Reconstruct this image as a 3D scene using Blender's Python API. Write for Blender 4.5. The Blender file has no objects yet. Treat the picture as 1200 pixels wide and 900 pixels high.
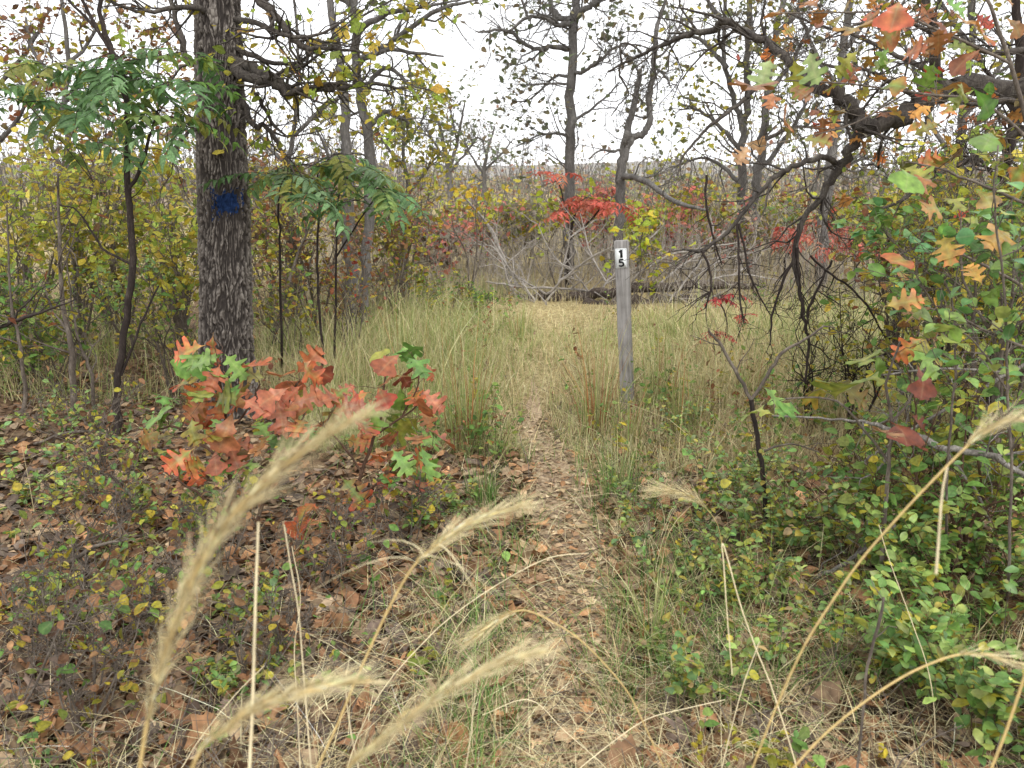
import bpy, math, random
import numpy as np, zlib
random.seed(11)
rng = np.random.default_rng(11)
scene = bpy.context.scene
COL = scene.collection
PI = math.pi

# ------------------------------------------------------------------ camera
F = 960.0
PITCH = math.atan(235 / F)
CAM = np.array([0.0, 0.0, 1.5])
cp, sp = math.cos(PITCH), math.sin(PITCH)

def W(px, py, Y):
    """world point that the photograph shows at px,py, standing at the ground distance Y"""
    cx, cy = (px - 600) / F, (450 - py) / F
    t = Y / (cp + cy * sp)
    return np.array([cx * t, Y, 1.5 + t * (cy * cp - sp)])

def hgt(x, y):
    x = np.asarray(x, float); y = np.asarray(y, float)
    near = np.clip((60 - y) / 40, 0, 1)
    return near * (0.03 * np.sin(x * 0.9 + 1.3) * np.cos(y * 0.7) + 0.018 * np.sin(x * 2.3 + y * 1.9) + 0.010 * np.sin(x * 5.1 - y * 4.3)
                   - 0.035 * np.exp(-(path_off(x, y) / 0.28) ** 2))

PATH_PX = [(640, 1150, .22), (655, 880, .20), (672, 720, .18), (672, 620, .17), (650, 540, .16), (622, 485, .13), (628, 430, .10), (655, 385, .06), (650, 355, .03)]
PATH_XY = []
for a_, b_, w_ in PATH_PX:
    cyy = (450 - b_) / F
    tt = 1.5 / (sp - cyy * cp)
    PATH_XY.append(((a_ - 600) / F * tt, tt * (cp + cyy * sp), w_))
_py = np.array([p[1] for p in PATH_XY]); _px = np.array([p[0] for p in PATH_XY]); _pw = np.array([p[2] for p in PATH_XY])

def path_off(x, y):
    return np.where(y < 14, np.asarray(x) - np.interp(y, _py, _px), 9.0)

def G(px, py):
    """ground point shown at px,py"""
    cyy = (450 - py) / F
    t = 1.5 / (sp - cyy * cp)
    x, y = (px - 600) / F * t, t * (cp + cyy * sp)
    return np.array([x, y, float(hgt(x, y))])

def lin(r, g, b):
    f = lambda c: (c / 255 / 12.92) if c <= 10 else ((c / 255 + 0.055) / 1.055) ** 2.4
    return np.array([f(r), f(g), f(b)])

def nrm(v):
    v = np.asarray(v, float)
    return v / np.maximum(np.linalg.norm(v, axis=-1, keepdims=True), 1e-9)

# ------------------------------------------------------------------ noise
def _hash(ix, iy, iz, s):
    n = (ix.astype(np.int64) * 374761393 + iy.astype(np.int64) * 668265263 + iz.astype(np.int64) * 2147483647 + s * 974634777) & 0xffffffff
    n = ((n ^ (n >> 13)) * 1274126177) & 0xffffffff
    n = ((n ^ (n >> 16)) * 2246822519) & 0xffffffff
    return ((n ^ (n >> 15)) & 0xffffff) / float(0xffffff)

def vnoise(x, y, z=0.0, s=0):
    x, y, z = np.broadcast_arrays(np.asarray(x, float), np.asarray(y, float), np.asarray(z, float))
    ix, iy, iz = np.floor(x), np.floor(y), np.floor(z)
    fx, fy, fz = x - ix, y - iy, z - iz
    fx, fy, fz = [f * f * (3 - 2 * f) for f in (fx, fy, fz)]
    r = 0
    for dx in (0, 1):
        for dy in (0, 1):
            for dz in (0, 1):
                r = r + _hash(ix + dx, iy + dy, iz + dz, s) * (fx if dx else 1 - fx) * (fy if dy else 1 - fy) * (fz if dz else 1 - fz)
    return r

# ------------------------------------------------------------------ mesh helpers
def mk(name, verts, faces, mat, parent=None, col=None, smooth=False, extra=None):
    verts = np.ascontiguousarray(verts, dtype=np.float32)
    me = bpy.data.meshes.new(name)
    faces = [np.asarray(f, dtype=np.int32) for f in faces if len(f)]
    loops = np.concatenate([f.ravel() for f in faces]) if faces else np.zeros(0, np.int32)
    tot = np.concatenate([np.full(len(f), f.shape[1], np.int32) for f in faces]) if faces else np.zeros(0, np.int32)
    start = np.concatenate([[0], np.cumsum(tot)[:-1]]).astype(np.int32) if len(tot) else np.zeros(0, np.int32)
    me.vertices.add(len(verts)); me.vertices.foreach_set('co', verts.ravel())
    me.loops.add(len(loops)); me.loops.foreach_set('vertex_index', loops)
    me.polygons.add(len(tot)); me.polygons.foreach_set('loop_start', start); me.polygons.foreach_set('loop_total', tot)
    if smooth:
        me.polygons.foreach_set('use_smooth', np.ones(len(tot), bool))
    me.update(calc_edges=True)
    if col is not None:
        a = me.color_attributes.new('col', 'FLOAT_COLOR', 'POINT')
        c = np.zeros((len(verts), 4), np.float32); c[:, :col.shape[1]] = col
        a.data.foreach_set('color', c.ravel())
    for k, v in (extra or {}).items():
        a = me.attributes.new(k, 'FLOAT', 'POINT'); a.data.foreach_set('value', np.asarray(v, np.float32).ravel())
    me.materials.append(mat)
    o = bpy.data.objects.new(name, me); COL.objects.link(o)
    if parent is not None:
        o.parent = parent
        o.location = -np.array(parent.location) if parent.parent is None else (0, 0, 0)
    return o

def tag(o, label=None, cat=None, group=None, kind=None):
    if label: o['label'] = label
    if cat: o['category'] = cat
    if group: o['group'] = group
    if kind: o['kind'] = kind
    return o

def reseed(text):
    global rng
    rng = np.random.default_rng(zlib.crc32(text.encode()))

def thing(name, label, cat, loc=(0, 0, 0), group=None):
    reseed(label)
    o = bpy.data.objects.new(name, None); COL.objects.link(o)
    o.empty_display_size = .1
    o.location = [float(c) for c in loc]
    return tag(o, label, cat, group)

class Tubes:
    def __init__(self): self.g = {}
    def add(self, pts, rad, sides=5):
        pts = np.asarray(pts, float); rad = np.asarray(rad, float)
        if rad.ndim == 0: rad = np.full(len(pts), float(rad))
        self.g.setdefault((len(pts), sides), []).append((pts, rad))
    def count(self): return sum(len(v) for v in self.g.values())
    def build(self, name, mat, parent=None, smooth=True, cap=False):
        V, Fq, Fc, off = [], [], [], 0
        for (n, s), L in self.g.items():
            P = np.array([p for p, r in L]); R = np.array([r for p, r in L]); m = len(L)
            T = np.empty_like(P); T[:, 1:-1] = P[:, 2:] - P[:, :-2]; T[:, 0] = P[:, 1] - P[:, 0]; T[:, -1] = P[:, -1] - P[:, -2]
            T = nrm(T)
            ref = np.where(np.abs(T[:, 0, 2:3]) > .9, np.array([[1., 0, 0]]), np.array([[0, 0, 1.]]))
            N = np.empty_like(P); N[:, 0] = nrm(np.cross(T[:, 0], ref))
            for i in range(1, n):
                v = N[:, i - 1] - T[:, i] * np.sum(N[:, i - 1] * T[:, i], -1, keepdims=True)
                N[:, i] = nrm(v)
            B = np.cross(T, N)
            a = np.arange(s) * 2 * PI / s
            ring = P[:, :, None] + R[:, :, None, None] * (N[:, :, None] * np.cos(a)[None, None, :, None] + B[:, :, None] * np.sin(a)[None, None, :, None])
            V.append(ring.reshape(-1, 3))
            base = off + (np.arange(m) * n * s)[:, None, None] + (np.arange(n - 1) * s)[None, :, None]
            j = np.arange(s)[None, None, :]; j2 = (j + 1) % s
            q = np.stack([base + j, base + j2, base + s + j2, base + s + j], -1)
            Fq.append(q.reshape(-1, 4))
            if cap:
                for k in range(m):
                    b0 = off + k * n * s
                    for st in (b0, b0 + (n - 1) * s):
                        Fc.append((s, [st + i for i in range(s)]))
            off += m * n * s
        if not V: return None
        faces = [np.concatenate(Fq)]
        for s in set(c[0] for c in Fc):
            faces.append(np.array([c[1] for c in Fc if c[0] == s]))
        return mk(name, np.concatenate(V), faces, mat, parent, smooth=smooth)

def half_leaf(out, fold=.15, curl=.25, wave=0.0, twist=0.0, ph=0.0):
    """template of a flat leaf: out = half outline (t along, half width); returns verts, quads, u"""
    out = np.array(out, float); n = len(out)
    mid = np.maximum.accumulate(out[:, 0]); mid = mid * .55 + np.linspace(0, out[-1, 0], n) * .45
    V = []; U = []
    for t in mid: V.append((t, 0, 0)); U.append(t)
    for sgn in (1, -1):
        for t, w in out: V.append((t, sgn * w, 0)); U.append(t)
    V = np.array(V, float); t, y = V[:, 0].copy(), V[:, 1].copy()
    V[:, 2] = fold * np.abs(y) - curl * (t - .3) ** 2 + wave * np.sin(t * 11 + ph) * np.abs(y) * 2 + twist * (t - .2) * y
    q = []
    for i in range(n - 1):
        q.append((i, i + 1, n + i + 1, n + i)); q.append((i + 1, i, 2 * n + i, 2 * n + i + 1))
    edge = np.concatenate([np.zeros(n), np.ones(2 * n)])
    return V, np.array(q), np.clip(.55 * np.array(U) + .45 * edge, 0, 1), 1 - edge

OAKH = [(-.16, .008), (0, .01), (.12, .08), (.19, .20), (.26, .185), (.29, .085), (.37, .10), (.45, .30), (.50, .36), (.56, .31), (.55, .12), (.63, .13), (.72, .31), (.79, .33), (.83, .25), (.79, .11), (.87, .12), (.95, .16), (.94, .06), (1.0, 0)]
OAKW = [(-.14, .008), (0, .012), (.2, .08), (.35, .16), (.42, .23), (.5, .2), (.53, .17), (.62, .26), (.72, .40), (.82, .40), (.86, .28), (.90, .2), (.98, .19), (.97, .09), (1.0, 0)]
OVALH = [(-.1, .008), (0, .02), (.12, .15), (.3, .27), (.5, .30), (.7, .25), (.88, .12), (1, 0)]
ROUNDH = [(-.15, .01), (0, .03), (.05, .25), (.25, .42), (.5, .43), (.75, .28), (.92, .1), (1, 0)]
LANCH = [(0, .02), (.15, .12), (.4, .16), (.7, .1), (1, 0)]
SIMPLEH = [(0, .03), (.3, .22), (.62, .30), (.86, .18), (1, 0)]
OAKH = [(a, b * 1.22) for a, b in OAKH]; OAKW = [(a, b * 1.15) for a, b in OAKW]
T_OAK = [half_leaf(OAKH, .12, .35, .10, .25, 0), half_leaf(OAKH, .3, .1, .08, -.3, 1), half_leaf(OAKW, .15, .5, .12, .2, 2), half_leaf(OAKH, -.12, .6, .15, .1, 3)]
T_CURL = [half_leaf(OAKH, .5, -.5, .25, .5, 0), half_leaf(OAKW, .35, .9, .3, -.6, 2), half_leaf(OAKH, -.4, .8, .3, .4, 4), half_leaf(OAKW, -.3, -.7, .25, .3, 1), half_leaf(OAKH, .1, .1, .2, .1, 5)]
T_OVAL = [half_leaf(OVALH, .2, .2), half_leaf(OVALH, .35, .4, .05, .15), half_leaf(ROUNDH, .2, .3)]
T_ROUND = [half_leaf(ROUNDH, .2, .25, .05, .2), half_leaf(ROUNDH, .1, .4, .1, -.2, 2)]
T_LANC = [half_leaf(LANCH, .25, .35), half_leaf(LANCH, .15, .6, 0, .2)]
T_LEMMA = [half_leaf([(a, b * .45) for a, b in LANCH], .6, .1), half_leaf([(a, b * .38) for a, b in LANCH], .4, .35)]
T_SIMPLE = [half_leaf(SIMPLEH, .25, .3), half_leaf(SIMPLEH, -.1, .5, .1, .4, 1), half_leaf(SIMPLEH, .4, -.2, .1, -.4, 2)]
DIA = (np.array([(0, 0, 0), (.45, .27, .06), (1, 0, -.08), (.45, -.27, .06)], float), np.array([(0, 1, 2, 3)]), np.array([0, .5, 1, .5]), np.zeros(4))
T_DIA = [DIA, (DIA[0] * np.array([1, 1.4, -1.]), DIA[1], DIA[2], DIA[3])]

class Leaves:
    def __init__(self): self.b = []
    def add(self, templates, pos, d, up, size, colA, colB=None):
        pos = np.atleast_2d(np.asarray(pos, float)); m = len(pos)
        d = nrm(np.broadcast_to(d, (m, 3))); up = np.broadcast_to(up, (m, 3))
        s = np.cross(up, d); s = nrm(np.where(np.linalg.norm(s, axis=1, keepdims=True) < 1e-3, np.array([[1., .1, 0]]), s)); n = np.cross(d, s)
        size = np.broadcast_to(size, (m,)); colA = np.broadcast_to(colA, (m, 3)); colB = colA if colB is None else np.broadcast_to(colB, (m, 3))
        pick = rng.integers(0, len(templates), m)
        for k, (tv, tq, tu, te) in enumerate(templates):
            i = np.nonzero(pick == k)[0]
            if len(i): self.b.append((tv, tq, tu, te, pos[i], d[i], s[i], n[i], size[i], colA[i], colB[i]))
    def scatter(self, templates, pos, size, pal, spread=0.0, droop=.3, jit=1.0, flat=.6):
        """leaves at the anchor points with random headings; pal = list of (colA, colB)"""
        pos = np.asarray(pos, float); m = len(pos)
        if m == 0: return
        pos = pos + rng.normal(0, 1, (m, 3)) * spread
        d = rng.normal(0, 1, (m, 3)); d[:, 2] = d[:, 2] * .5 - droop
        up = rng.normal(0, 1 - flat, (m, 3)) + np.array([0, 0, flat])
        pi = rng.integers(0, len(pal), m)
        A = np.array([p[0] for p in pal])[pi]; B = np.array([p[1] for p in pal])[pi]
        v = np.exp(rng.normal(0, .22 * jit, (m, 1)))
        self.add(templates, pos, d, up, size * rng.uniform(.45, 1.35, m), A * v, B * v)
    def count(self): return sum(len(b[4]) for b in self.b)
    def build(self, name, mat, parent=None):
        V, Q, C, off = [], [], [], 0
        for tv, tq, tu, te, pos, d, s, n, size, A, B in self.b:
            m, k = len(pos), len(tv)
            v = pos[:, None] + size[:, None, None] * (tv[None, :, 0:1] * d[:, None] + tv[None, :, 1:2] * s[:, None] + tv[None, :, 2:3] * n[:, None])
            V.append(v.reshape(-1, 3))
            ph = rng.uniform(-.35, .35, (m, 1)); f = np.clip((tu[None] + ph - .25) * 1.8, 0, 1)[:, :, None]
            C.append(np.concatenate([A[:, None] * (1 - f) + B[:, None] * f, np.broadcast_to(te[None, :, None], (m, k, 1))], 2).reshape(-1, 4))
            Q.append((tq[None] + (off + np.arange(m) * k)[:, None, None]).reshape(-1, 4)); off += m * k
        if not V: return None
        return mk(name, np.concatenate(V), [np.concatenate(Q)], mat, parent, np.clip(np.concatenate(C), .003, 1.0))

def blades(root, h, wid, lean, az, colR, colT, K=4, droop=1.0, face=None):
    """grass blades -> verts, quads, colours"""
    m = len(root); t = np.linspace(0, 1, K + 1)
    d = np.stack([np.cos(az), np.sin(az), np.zeros(m)], -1)
    fa = az + PI / 2 + rng.normal(0, .7, m) if face is None else face
    sd = np.stack([np.cos(fa), np.sin(fa), np.zeros(m)], -1)
    out = lean[:, None] * (t ** 1.8)[None] * h[:, None]
    up = h[:, None] * (t[None] - droop * .35 * lean[:, None] * (t ** 2.5)[None])
    c = root[:, None] + d[:, None] * out[:, :, None]; c[:, :, 2] += up
    w = (wid[:, None] * np.array([1 - .85 * x ** 1.5 for x in t])[None])[:, :, None] * sd[:, None]
    V = np.stack([c - w, c + w], 2).reshape(-1, 3)
    k = 2 * (K + 1); base = (np.arange(m) * k)[:, None] + (np.arange(K) * 2)[None]
    Q = np.stack([base, base + 1, base + 3, base + 2], -1).reshape(-1, 4)
    f = t[None, :, None]
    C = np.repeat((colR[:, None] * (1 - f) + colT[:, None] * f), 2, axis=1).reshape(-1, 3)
    return V, Q, C

class Bl:
    def __init__(self): self.V = []; self.Q = []; self.C = []; self.off = 0
    def add(self, *a, **k):
        V, Q, C = blades(*a, **k); self.V.append(V); self.Q.append(Q + self.off); self.C.append(C); self.off += len(V)
    def build(self, name, mat, parent=None):
        return mk(name, np.concatenate(self.V), [np.concatenate(self.Q)], mat, parent, np.clip(np.concatenate(self.C), .003, .85))

# ------------------------------------------------------------------ materials
def mat(name):
    m = bpy.data.materials.new(name); m.use_nodes = True
    nt = m.node_tree; nt.nodes.clear()
    out = nt.nodes.new('ShaderNodeOutputMaterial')
    return m, nt, out

def N(nt, typ, **kw):
    n = nt.nodes.new(typ)
    ins = kw.pop('ins', {})
    for k, v in kw.items(): setattr(n, k, v)
    for k, v in ins.items():
        n.inputs[k].default_value = v
    return n

def ramp(nt, src, stops):
    r = nt.nodes.new('ShaderNodeValToRGB'); e = r.color_ramp.elements
    while len(e) < len(stops): e.new(.5)
    for i, (p, c) in enumerate(stops):
        e[i].position = p; e[i].color = tuple(c) + (1,) if len(c) == 3 else c
    nt.links.new(src, r.inputs[0]); return r

def coords(nt, scale=(1, 1, 1), kind='Object'):
    tc = nt.nodes.new('ShaderNodeTexCoord'); mp = nt.nodes.new('ShaderNodeMapping'); mp.inputs['Scale'].default_value = scale
    nt.links.new(tc.outputs[kind], mp.inputs[0]); return mp.outputs[0]

def leaf_mat(name, trans=.35, rough=.5, spec=.3, vary=.35, nscale=90):
    m, nt, out = mat(name); L = nt.links
    at = N(nt, 'ShaderNodeAttribute', attribute_name='col')
    no = N(nt, 'ShaderNodeTexNoise', ins={'Scale': nscale, 'Detail': 3.0}); L.new(coords(nt), no.inputs['Vector'])
    mr = N(nt, 'ShaderNodeMapRange', ins={1: .3, 2: .7, 3: 1 - vary, 4: 1 + vary}); L.new(no.outputs[0], mr.inputs[0])
    mu0 = N(nt, 'ShaderNodeVectorMath', operation='SCALE'); L.new(at.outputs['Color'], mu0.inputs[0]); L.new(mr.outputs[0], mu0.inputs['Scale'])
    vp = N(nt, 'ShaderNodeMath', operation='POWER', ins={1: 16.0}); L.new(at.outputs['Alpha'], vp.inputs[0])
    vs = N(nt, 'ShaderNodeMath', operation='MULTIPLY', ins={1: .22}); L.new(vp.outputs[0], vs.inputs[0])
    mu = N(nt, 'ShaderNodeMix', data_type='RGBA'); mu.inputs[7].default_value = (.42, .38, .2, 1); L.new(vs.outputs[0], mu.inputs[0]); L.new(mu0.outputs[0], mu.inputs[6])
    p = N(nt, 'ShaderNodeBsdfPrincipled', ins={'Roughness': rough, 'Specular IOR Level': spec}); L.new(mu.outputs[2], p.inputs['Base Color'])
    t = N(nt, 'ShaderNodeBsdfTranslucent'); L.new(mu.outputs[2], t.inputs['Color'])
    mx = N(nt, 'ShaderNodeMixShader', ins={0: trans}); L.new(p.outputs[0], mx.inputs[1]); L.new(t.outputs[0], mx.inputs[2])
    L.new(mx.outputs[0], out.inputs[0]); return m

def bark_mat(name, stops, scale=(18, 18, 5), bump=.5, rough=.9, dist=.01):
    m, nt, out = mat(name); L = nt.links
    c = coords(nt, scale)
    n1 = N(nt, 'ShaderNodeTexNoise', ins={'Scale': 1.0, 'Detail': 6.0, 'Roughness': .65, 'Distortion': .6}); L.new(c, n1.inputs['Vector'])
    n2 = N(nt, 'ShaderNodeTexNoise', ins={'Scale': 5.0, 'Detail': 4.0, 'Roughness': .7}); L.new(c, n2.inputs['Vector'])
    ad = N(nt, 'ShaderNodeMath', operation='MULTIPLY_ADD', ins={1: .45}); L.new(n2.outputs[0], ad.inputs[0]); 
    sc = N(nt, 'ShaderNodeMath', operation='MULTIPLY', ins={1: .58}); L.new(n1.outputs[0], sc.inputs[0]); L.new(sc.outputs[0], ad.inputs[2])
    r = ramp(nt, ad.outputs[0], stops)
    b = N(nt, 'ShaderNodeBump', ins={'Strength': bump, 'Distance': dist}); L.new(ad.outputs[0], b.inputs['Height'])
    p = N(nt, 'ShaderNodeBsdfPrincipled', ins={'Roughness': rough, 'Specular IOR Level': .2}); L.new(r.outputs[0], p.inputs['Base Color']); L.new(b.outputs[0], p.inputs['Normal'])
    L.new(p.outputs[0], out.inputs[0]); return m

def plain_mat(name, col, rough=.5, spec=.4, vary=.12, nscale=60, bump=0.0):
    m, nt, out = mat(name); L = nt.links
    no = N(nt, 'ShaderNodeTexNoise', ins={'Scale': nscale, 'Detail': 5.0}); L.new(coords(nt), no.inputs['Vector'])
    r = ramp(nt, no.outputs[0], [(.3, np.array(col) * (1 - vary)), (.7, np.minimum(np.array(col) * (1 + vary), .9))])
    p = N(nt, 'ShaderNodeBsdfPrincipled', ins={'Roughness': rough, 'Specular IOR Level': spec}); L.new(r.outputs[0], p.inputs['Base Color'])
    if bump:
        b = N(nt, 'ShaderNodeBump', ins={'Strength': bump, 'Distance': .005}); L.new(no.outputs[0], b.inputs['Height']); L.new(b.outputs[0], p.inputs['Normal'])
    L.new(p.outputs[0], out.inputs[0]); return m

M_LEAF = leaf_mat('leaf', .45)
M_GLOSSY = leaf_mat('near_leaf', .28, .4, .45, .4, 38)
M_DRY = leaf_mat('dry_leaf', .12, .7, .2, .35, 40)
M_GRASS = leaf_mat('grass_blade', .3, .6, .25, .2, 20)
M_STRAW = leaf_mat('straw', .2, .5, .35, .18, 150)
M_TWIG = bark_mat('twig_bark', [(.3, lin(50, 44, 40)), (.52, lin(96, 87, 78)), (.72, lin(144, 134, 121))], (25, 25, 10), .4)
M_DARKTWIG = bark_mat('dark_twig_bark', [(.3, lin(26, 22, 21)), (.55, lin(56, 48, 44)), (.75, lin(96, 88, 80))], (30, 30, 12), .4)
M_LIMB = bark_mat('limb_bark', [(.3, lin(30, 27, 26)), (.5, lin(70, 64, 59)), (.62, lin(92, 86, 78)), (.74, lin(132, 134, 122))], (24, 24, 12), .8)
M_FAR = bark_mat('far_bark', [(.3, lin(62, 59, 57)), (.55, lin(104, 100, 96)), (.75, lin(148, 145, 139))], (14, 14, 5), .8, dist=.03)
M_DEAD = bark_mat('dead_wood', [(.3, lin(62, 57, 53)), (.5, lin(116, 110, 103)), (.74, lin(186, 181, 173))], (34, 34, 16), .8)
M_FALLEN = bark_mat('weathered_wood', [(.3, lin(96, 90, 84)), (.5, lin(146, 139, 131)), (.74, lin(192, 186, 178))], (12, 12, 6), .6)
M_WEED = bark_mat('weed_stem', [(.3, lin(108, 100, 94)), (.5, lin(152, 143, 132)), (.72, lin(186, 177, 164))], (9, 9, 3), .2)  # stem greys paled: the distant haze is put into this colour
M_LOG = bark_mat('log_bark', [(.3, lin(36, 30, 27)), (.52, lin(74, 64, 57)), (.72, lin(150, 140, 128))], (10, 10, 14), 1.0, dist=.02)
M_BROWNSTEM = bark_mat('brown_stem', [(.3, lin(48, 36, 30)), (.55, lin(92, 70, 56)), (.75, lin(130, 108, 90))], (40, 40, 12), .3)

# furrowed bark of the near trunk: the furrow depth is modelled, its attribute tells scale faces from cracks
def trunk_mat():
    m, nt, out = mat('furrowed_bark'); L = nt.links
    at = N(nt, 'ShaderNodeAttribute', attribute_name='furrow')
    c = coords(nt, (60, 60, 30))
    n1 = N(nt, 'ShaderNodeTexNoise', ins={'Scale': 1.0, 'Detail': 6.0, 'Roughness': .7}); L.new(c, n1.inputs['Vector'])
    ad = N(nt, 'ShaderNodeMath', operation='MULTIPLY_ADD', ins={1: .55, 2: -.28}); L.new(n1.outputs[0], ad.inputs[0])
    su = N(nt, 'ShaderNodeMath', operation='ADD'); L.new(at.outputs['Fac'], su.inputs[0]); L.new(ad.outputs[0], su.inputs[1])
    r = ramp(nt, su.outputs[0], [(0, lin(54, 49, 46)), (.3, lin(76, 70, 65)), (.62, lin(102, 95, 89)), (1, lin(132, 125, 117))])
    b = N(nt, 'ShaderNodeBump', ins={'Strength': .6, 'Distance': .004}); L.new(n1.outputs[0], b.inputs['Height'])
    p = N(nt, 'ShaderNodeBsdfPrincipled', ins={'Roughness': .95, 'Specular IOR Level': .15}); L.new(r.outputs[0], p.inputs['Base Color']); L.new(b.outputs[0], p.inputs['Normal'])
    L.new(p.outputs[0], out.inputs[0]); return m
M_TRUNK = trunk_mat()
M_BLAZE = plain_mat('blue_paint', lin(30, 48, 82), .85, .1, .5, 45, .5)

def ground_mat():
    m, nt, out = mat('forest_floor'); L = nt.links
    c = coords(nt)
    big = N(nt, 'ShaderNodeTexNoise', ins={'Scale': .8, 'Detail': 4.0}); L.new(c, big.inputs['Vector'])
    vo = N(nt, 'ShaderNodeTexVoronoi', ins={'Scale': 26.0}); L.new(c, vo.inputs['Vector'])
    fi = N(nt, 'ShaderNodeTexNoise', ins={'Scale': 55.0, 'Detail': 6.0, 'Roughness': .75}); L.new(c, fi.inputs['Vector'])
    mixf = N(nt, 'ShaderNodeMath', operation='MULTIPLY_ADD', ins={1: .45}); L.new(vo.outputs['Color'], mixf.inputs[0])
    h2 = N(nt, 'ShaderNodeMath', operation='MULTIPLY', ins={1: .55}); L.new(fi.outputs[0], h2.inputs[0]); L.new(h2.outputs[0], mixf.inputs[2])
    r1 = ramp(nt, mixf.outputs[0], [(.2, lin(52, 40, 32)), (.45, lin(92, 72, 55)), (.62, lin(124, 100, 78)), (.8, lin(158, 136, 108))])
    r2 = ramp(nt, mixf.outputs[0], [(.2, lin(96, 84, 56)), (.5, lin(150, 136, 96)), (.8, lin(196, 180, 138))])
    sep = N(nt, 'ShaderNodeSeparateXYZ'); L.new(c, sep.inputs[0])
    ma = N(nt, 'ShaderNodeMapRange', ins={1: 4.3, 2: 6.6, 3: 0.0, 4: 1.0}); L.new(sep.outputs['Y'], ma.inputs[0])
    mb = N(nt, 'ShaderNodeMapRange', ins={1: -2.2, 2: -.9, 3: 0.0, 4: 1.0})
    L.new(sep.outputs['X'], mb.inputs[0])
    mc = N(nt, 'ShaderNodeMath', operation='MULTIPLY'); L.new(ma.outputs[0], mc.inputs[0]); L.new(mb.outputs[0], mc.inputs[1])
    far = N(nt, 'ShaderNodeMapRange', ins={1: 10.0, 2: 16.0, 3: 0.0, 4: 1.0}); L.new(sep.outputs['Y'], far.inputs[0])
    mx = N(nt, 'ShaderNodeMath', operation='MAXIMUM'); L.new(mc.outputs[0], mx.inputs[0]); L.new(far.outputs[0], mx.inputs[1])
    mxc = N(nt, 'ShaderNodeMix', data_type='RGBA'); L.new(mx.outputs[0], mxc.inputs[0]); L.new(r1.outputs[0], mxc.inputs[6]); L.new(r2.outputs[0], mxc.inputs[7])
    br = N(nt, 'ShaderNodeMapRange', ins={1: .3, 2: .7, 3: .8, 4: 1.15}); L.new(big.outputs[0], br.inputs[0])
    sc = N(nt, 'ShaderNodeVectorMath', operation='SCALE'); L.new(mxc.outputs[2], sc.inputs[0]); L.new(br.outputs[0], sc.inputs['Scale'])
    b = N(nt, 'ShaderNodeBump', ins={'Strength': .8, 'Distance': .02}); L.new(mixf.outputs[0], b.inputs['Height'])
    p = N(nt, 'ShaderNodeBsdfPrincipled', ins={'Roughness': .95, 'Specular IOR Level': .1}); L.new(sc.outputs[0], p.inputs['Base Color']); L.new(b.outputs[0], p.inputs['Normal'])
    L.new(p.outputs[0], out.inputs[0]); return m

def path_mat():
    m, nt, out = mat('trodden_soil'); L = nt.links
    c = coords(nt)
    vo = N(nt, 'ShaderNodeTexVoronoi', ins={'Scale': 60.0}); L.new(c, vo.inputs['Vector'])
    fi = N(nt, 'ShaderNodeTexNoise', ins={'Scale': 40.0, 'Detail': 8.0, 'Roughness': .8}); L.new(c, fi.inputs['Vector'])
    mf = N(nt, 'ShaderNodeMath', operation='MULTIPLY_ADD', ins={1: .35}); L.new(vo.outputs['Color'], mf.inputs[0])
    h2 = N(nt, 'ShaderNodeMath', operation='MULTIPLY', ins={1: .65}); L.new(fi.outputs[0], h2.inputs[0]); L.new(h2.outputs[0], mf.inputs[2])
    r = ramp(nt, mf.outputs[0], [(.2, lin(98, 82, 64)), (.45, lin(144, 124, 99)), (.65, lin(178, 157, 130)), (.82, lin(206, 189, 162))])
    b = N(nt, 'ShaderNodeBump', ins={'Strength': .8, 'Distance': .012}); L.new(mf.outputs[0], b.inputs['Height'])
    p = N(nt, 'ShaderNodeBsdfPrincipled', ins={'Roughness': .95, 'Specular IOR Level': .1}); L.new(r.outputs[0], p.inputs['Base Color']); L.new(b.outputs[0], p.inputs['Normal'])
    L.new(p.outputs[0], out.inputs[0]); return m

def post_mat():
    m, nt, out = mat('weathered_post'); L = nt.links
    c = coords(nt, (70, 70, 3))
    n1 = N(nt, 'ShaderNodeTexNoise', ins={'Scale': 1.0, 'Detail': 8.0, 'Roughness': .7, 'Distortion': .5}); L.new(c, n1.inputs['Vector'])
    n2 = N(nt, 'ShaderNodeTexNoise', ins={'Scale': 9.0, 'Detail': 3.0}); L.new(coords(nt), n2.inputs['Vector'])
    ad = N(nt, 'ShaderNodeMath', operation='MULTIPLY_ADD', ins={1: .35}); L.new(n2.outputs[0], ad.inputs[0])
    s = N(nt, 'ShaderNodeMath', operation='MULTIPLY', ins={1: .68}); L.new(n1.outputs[0], s.inputs[0]); L.new(s.outputs[0], ad.inputs[2])
    r = ramp(nt, ad.outputs[0], [(.32, lin(70, 66, 62)), (.42, lin(118, 114, 110)), (.6, lin(156, 152, 148)), (.75, lin(178, 175, 170))])
    b = N(nt, 'ShaderNodeBump', ins={'Strength': .7, 'Distance': .004}); L.new(n1.outputs[0], b.inputs['Height'])
    p = N(nt, 'ShaderNodeBsdfPrincipled', ins={'Roughness': .9, 'Specular IOR Level': .15}); L.new(r.outputs[0], p.inputs['Base Color']); L.new(b.outputs[0], p.inputs['Normal'])
    L.new(p.outputs[0], out.inputs[0]); return m

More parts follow.
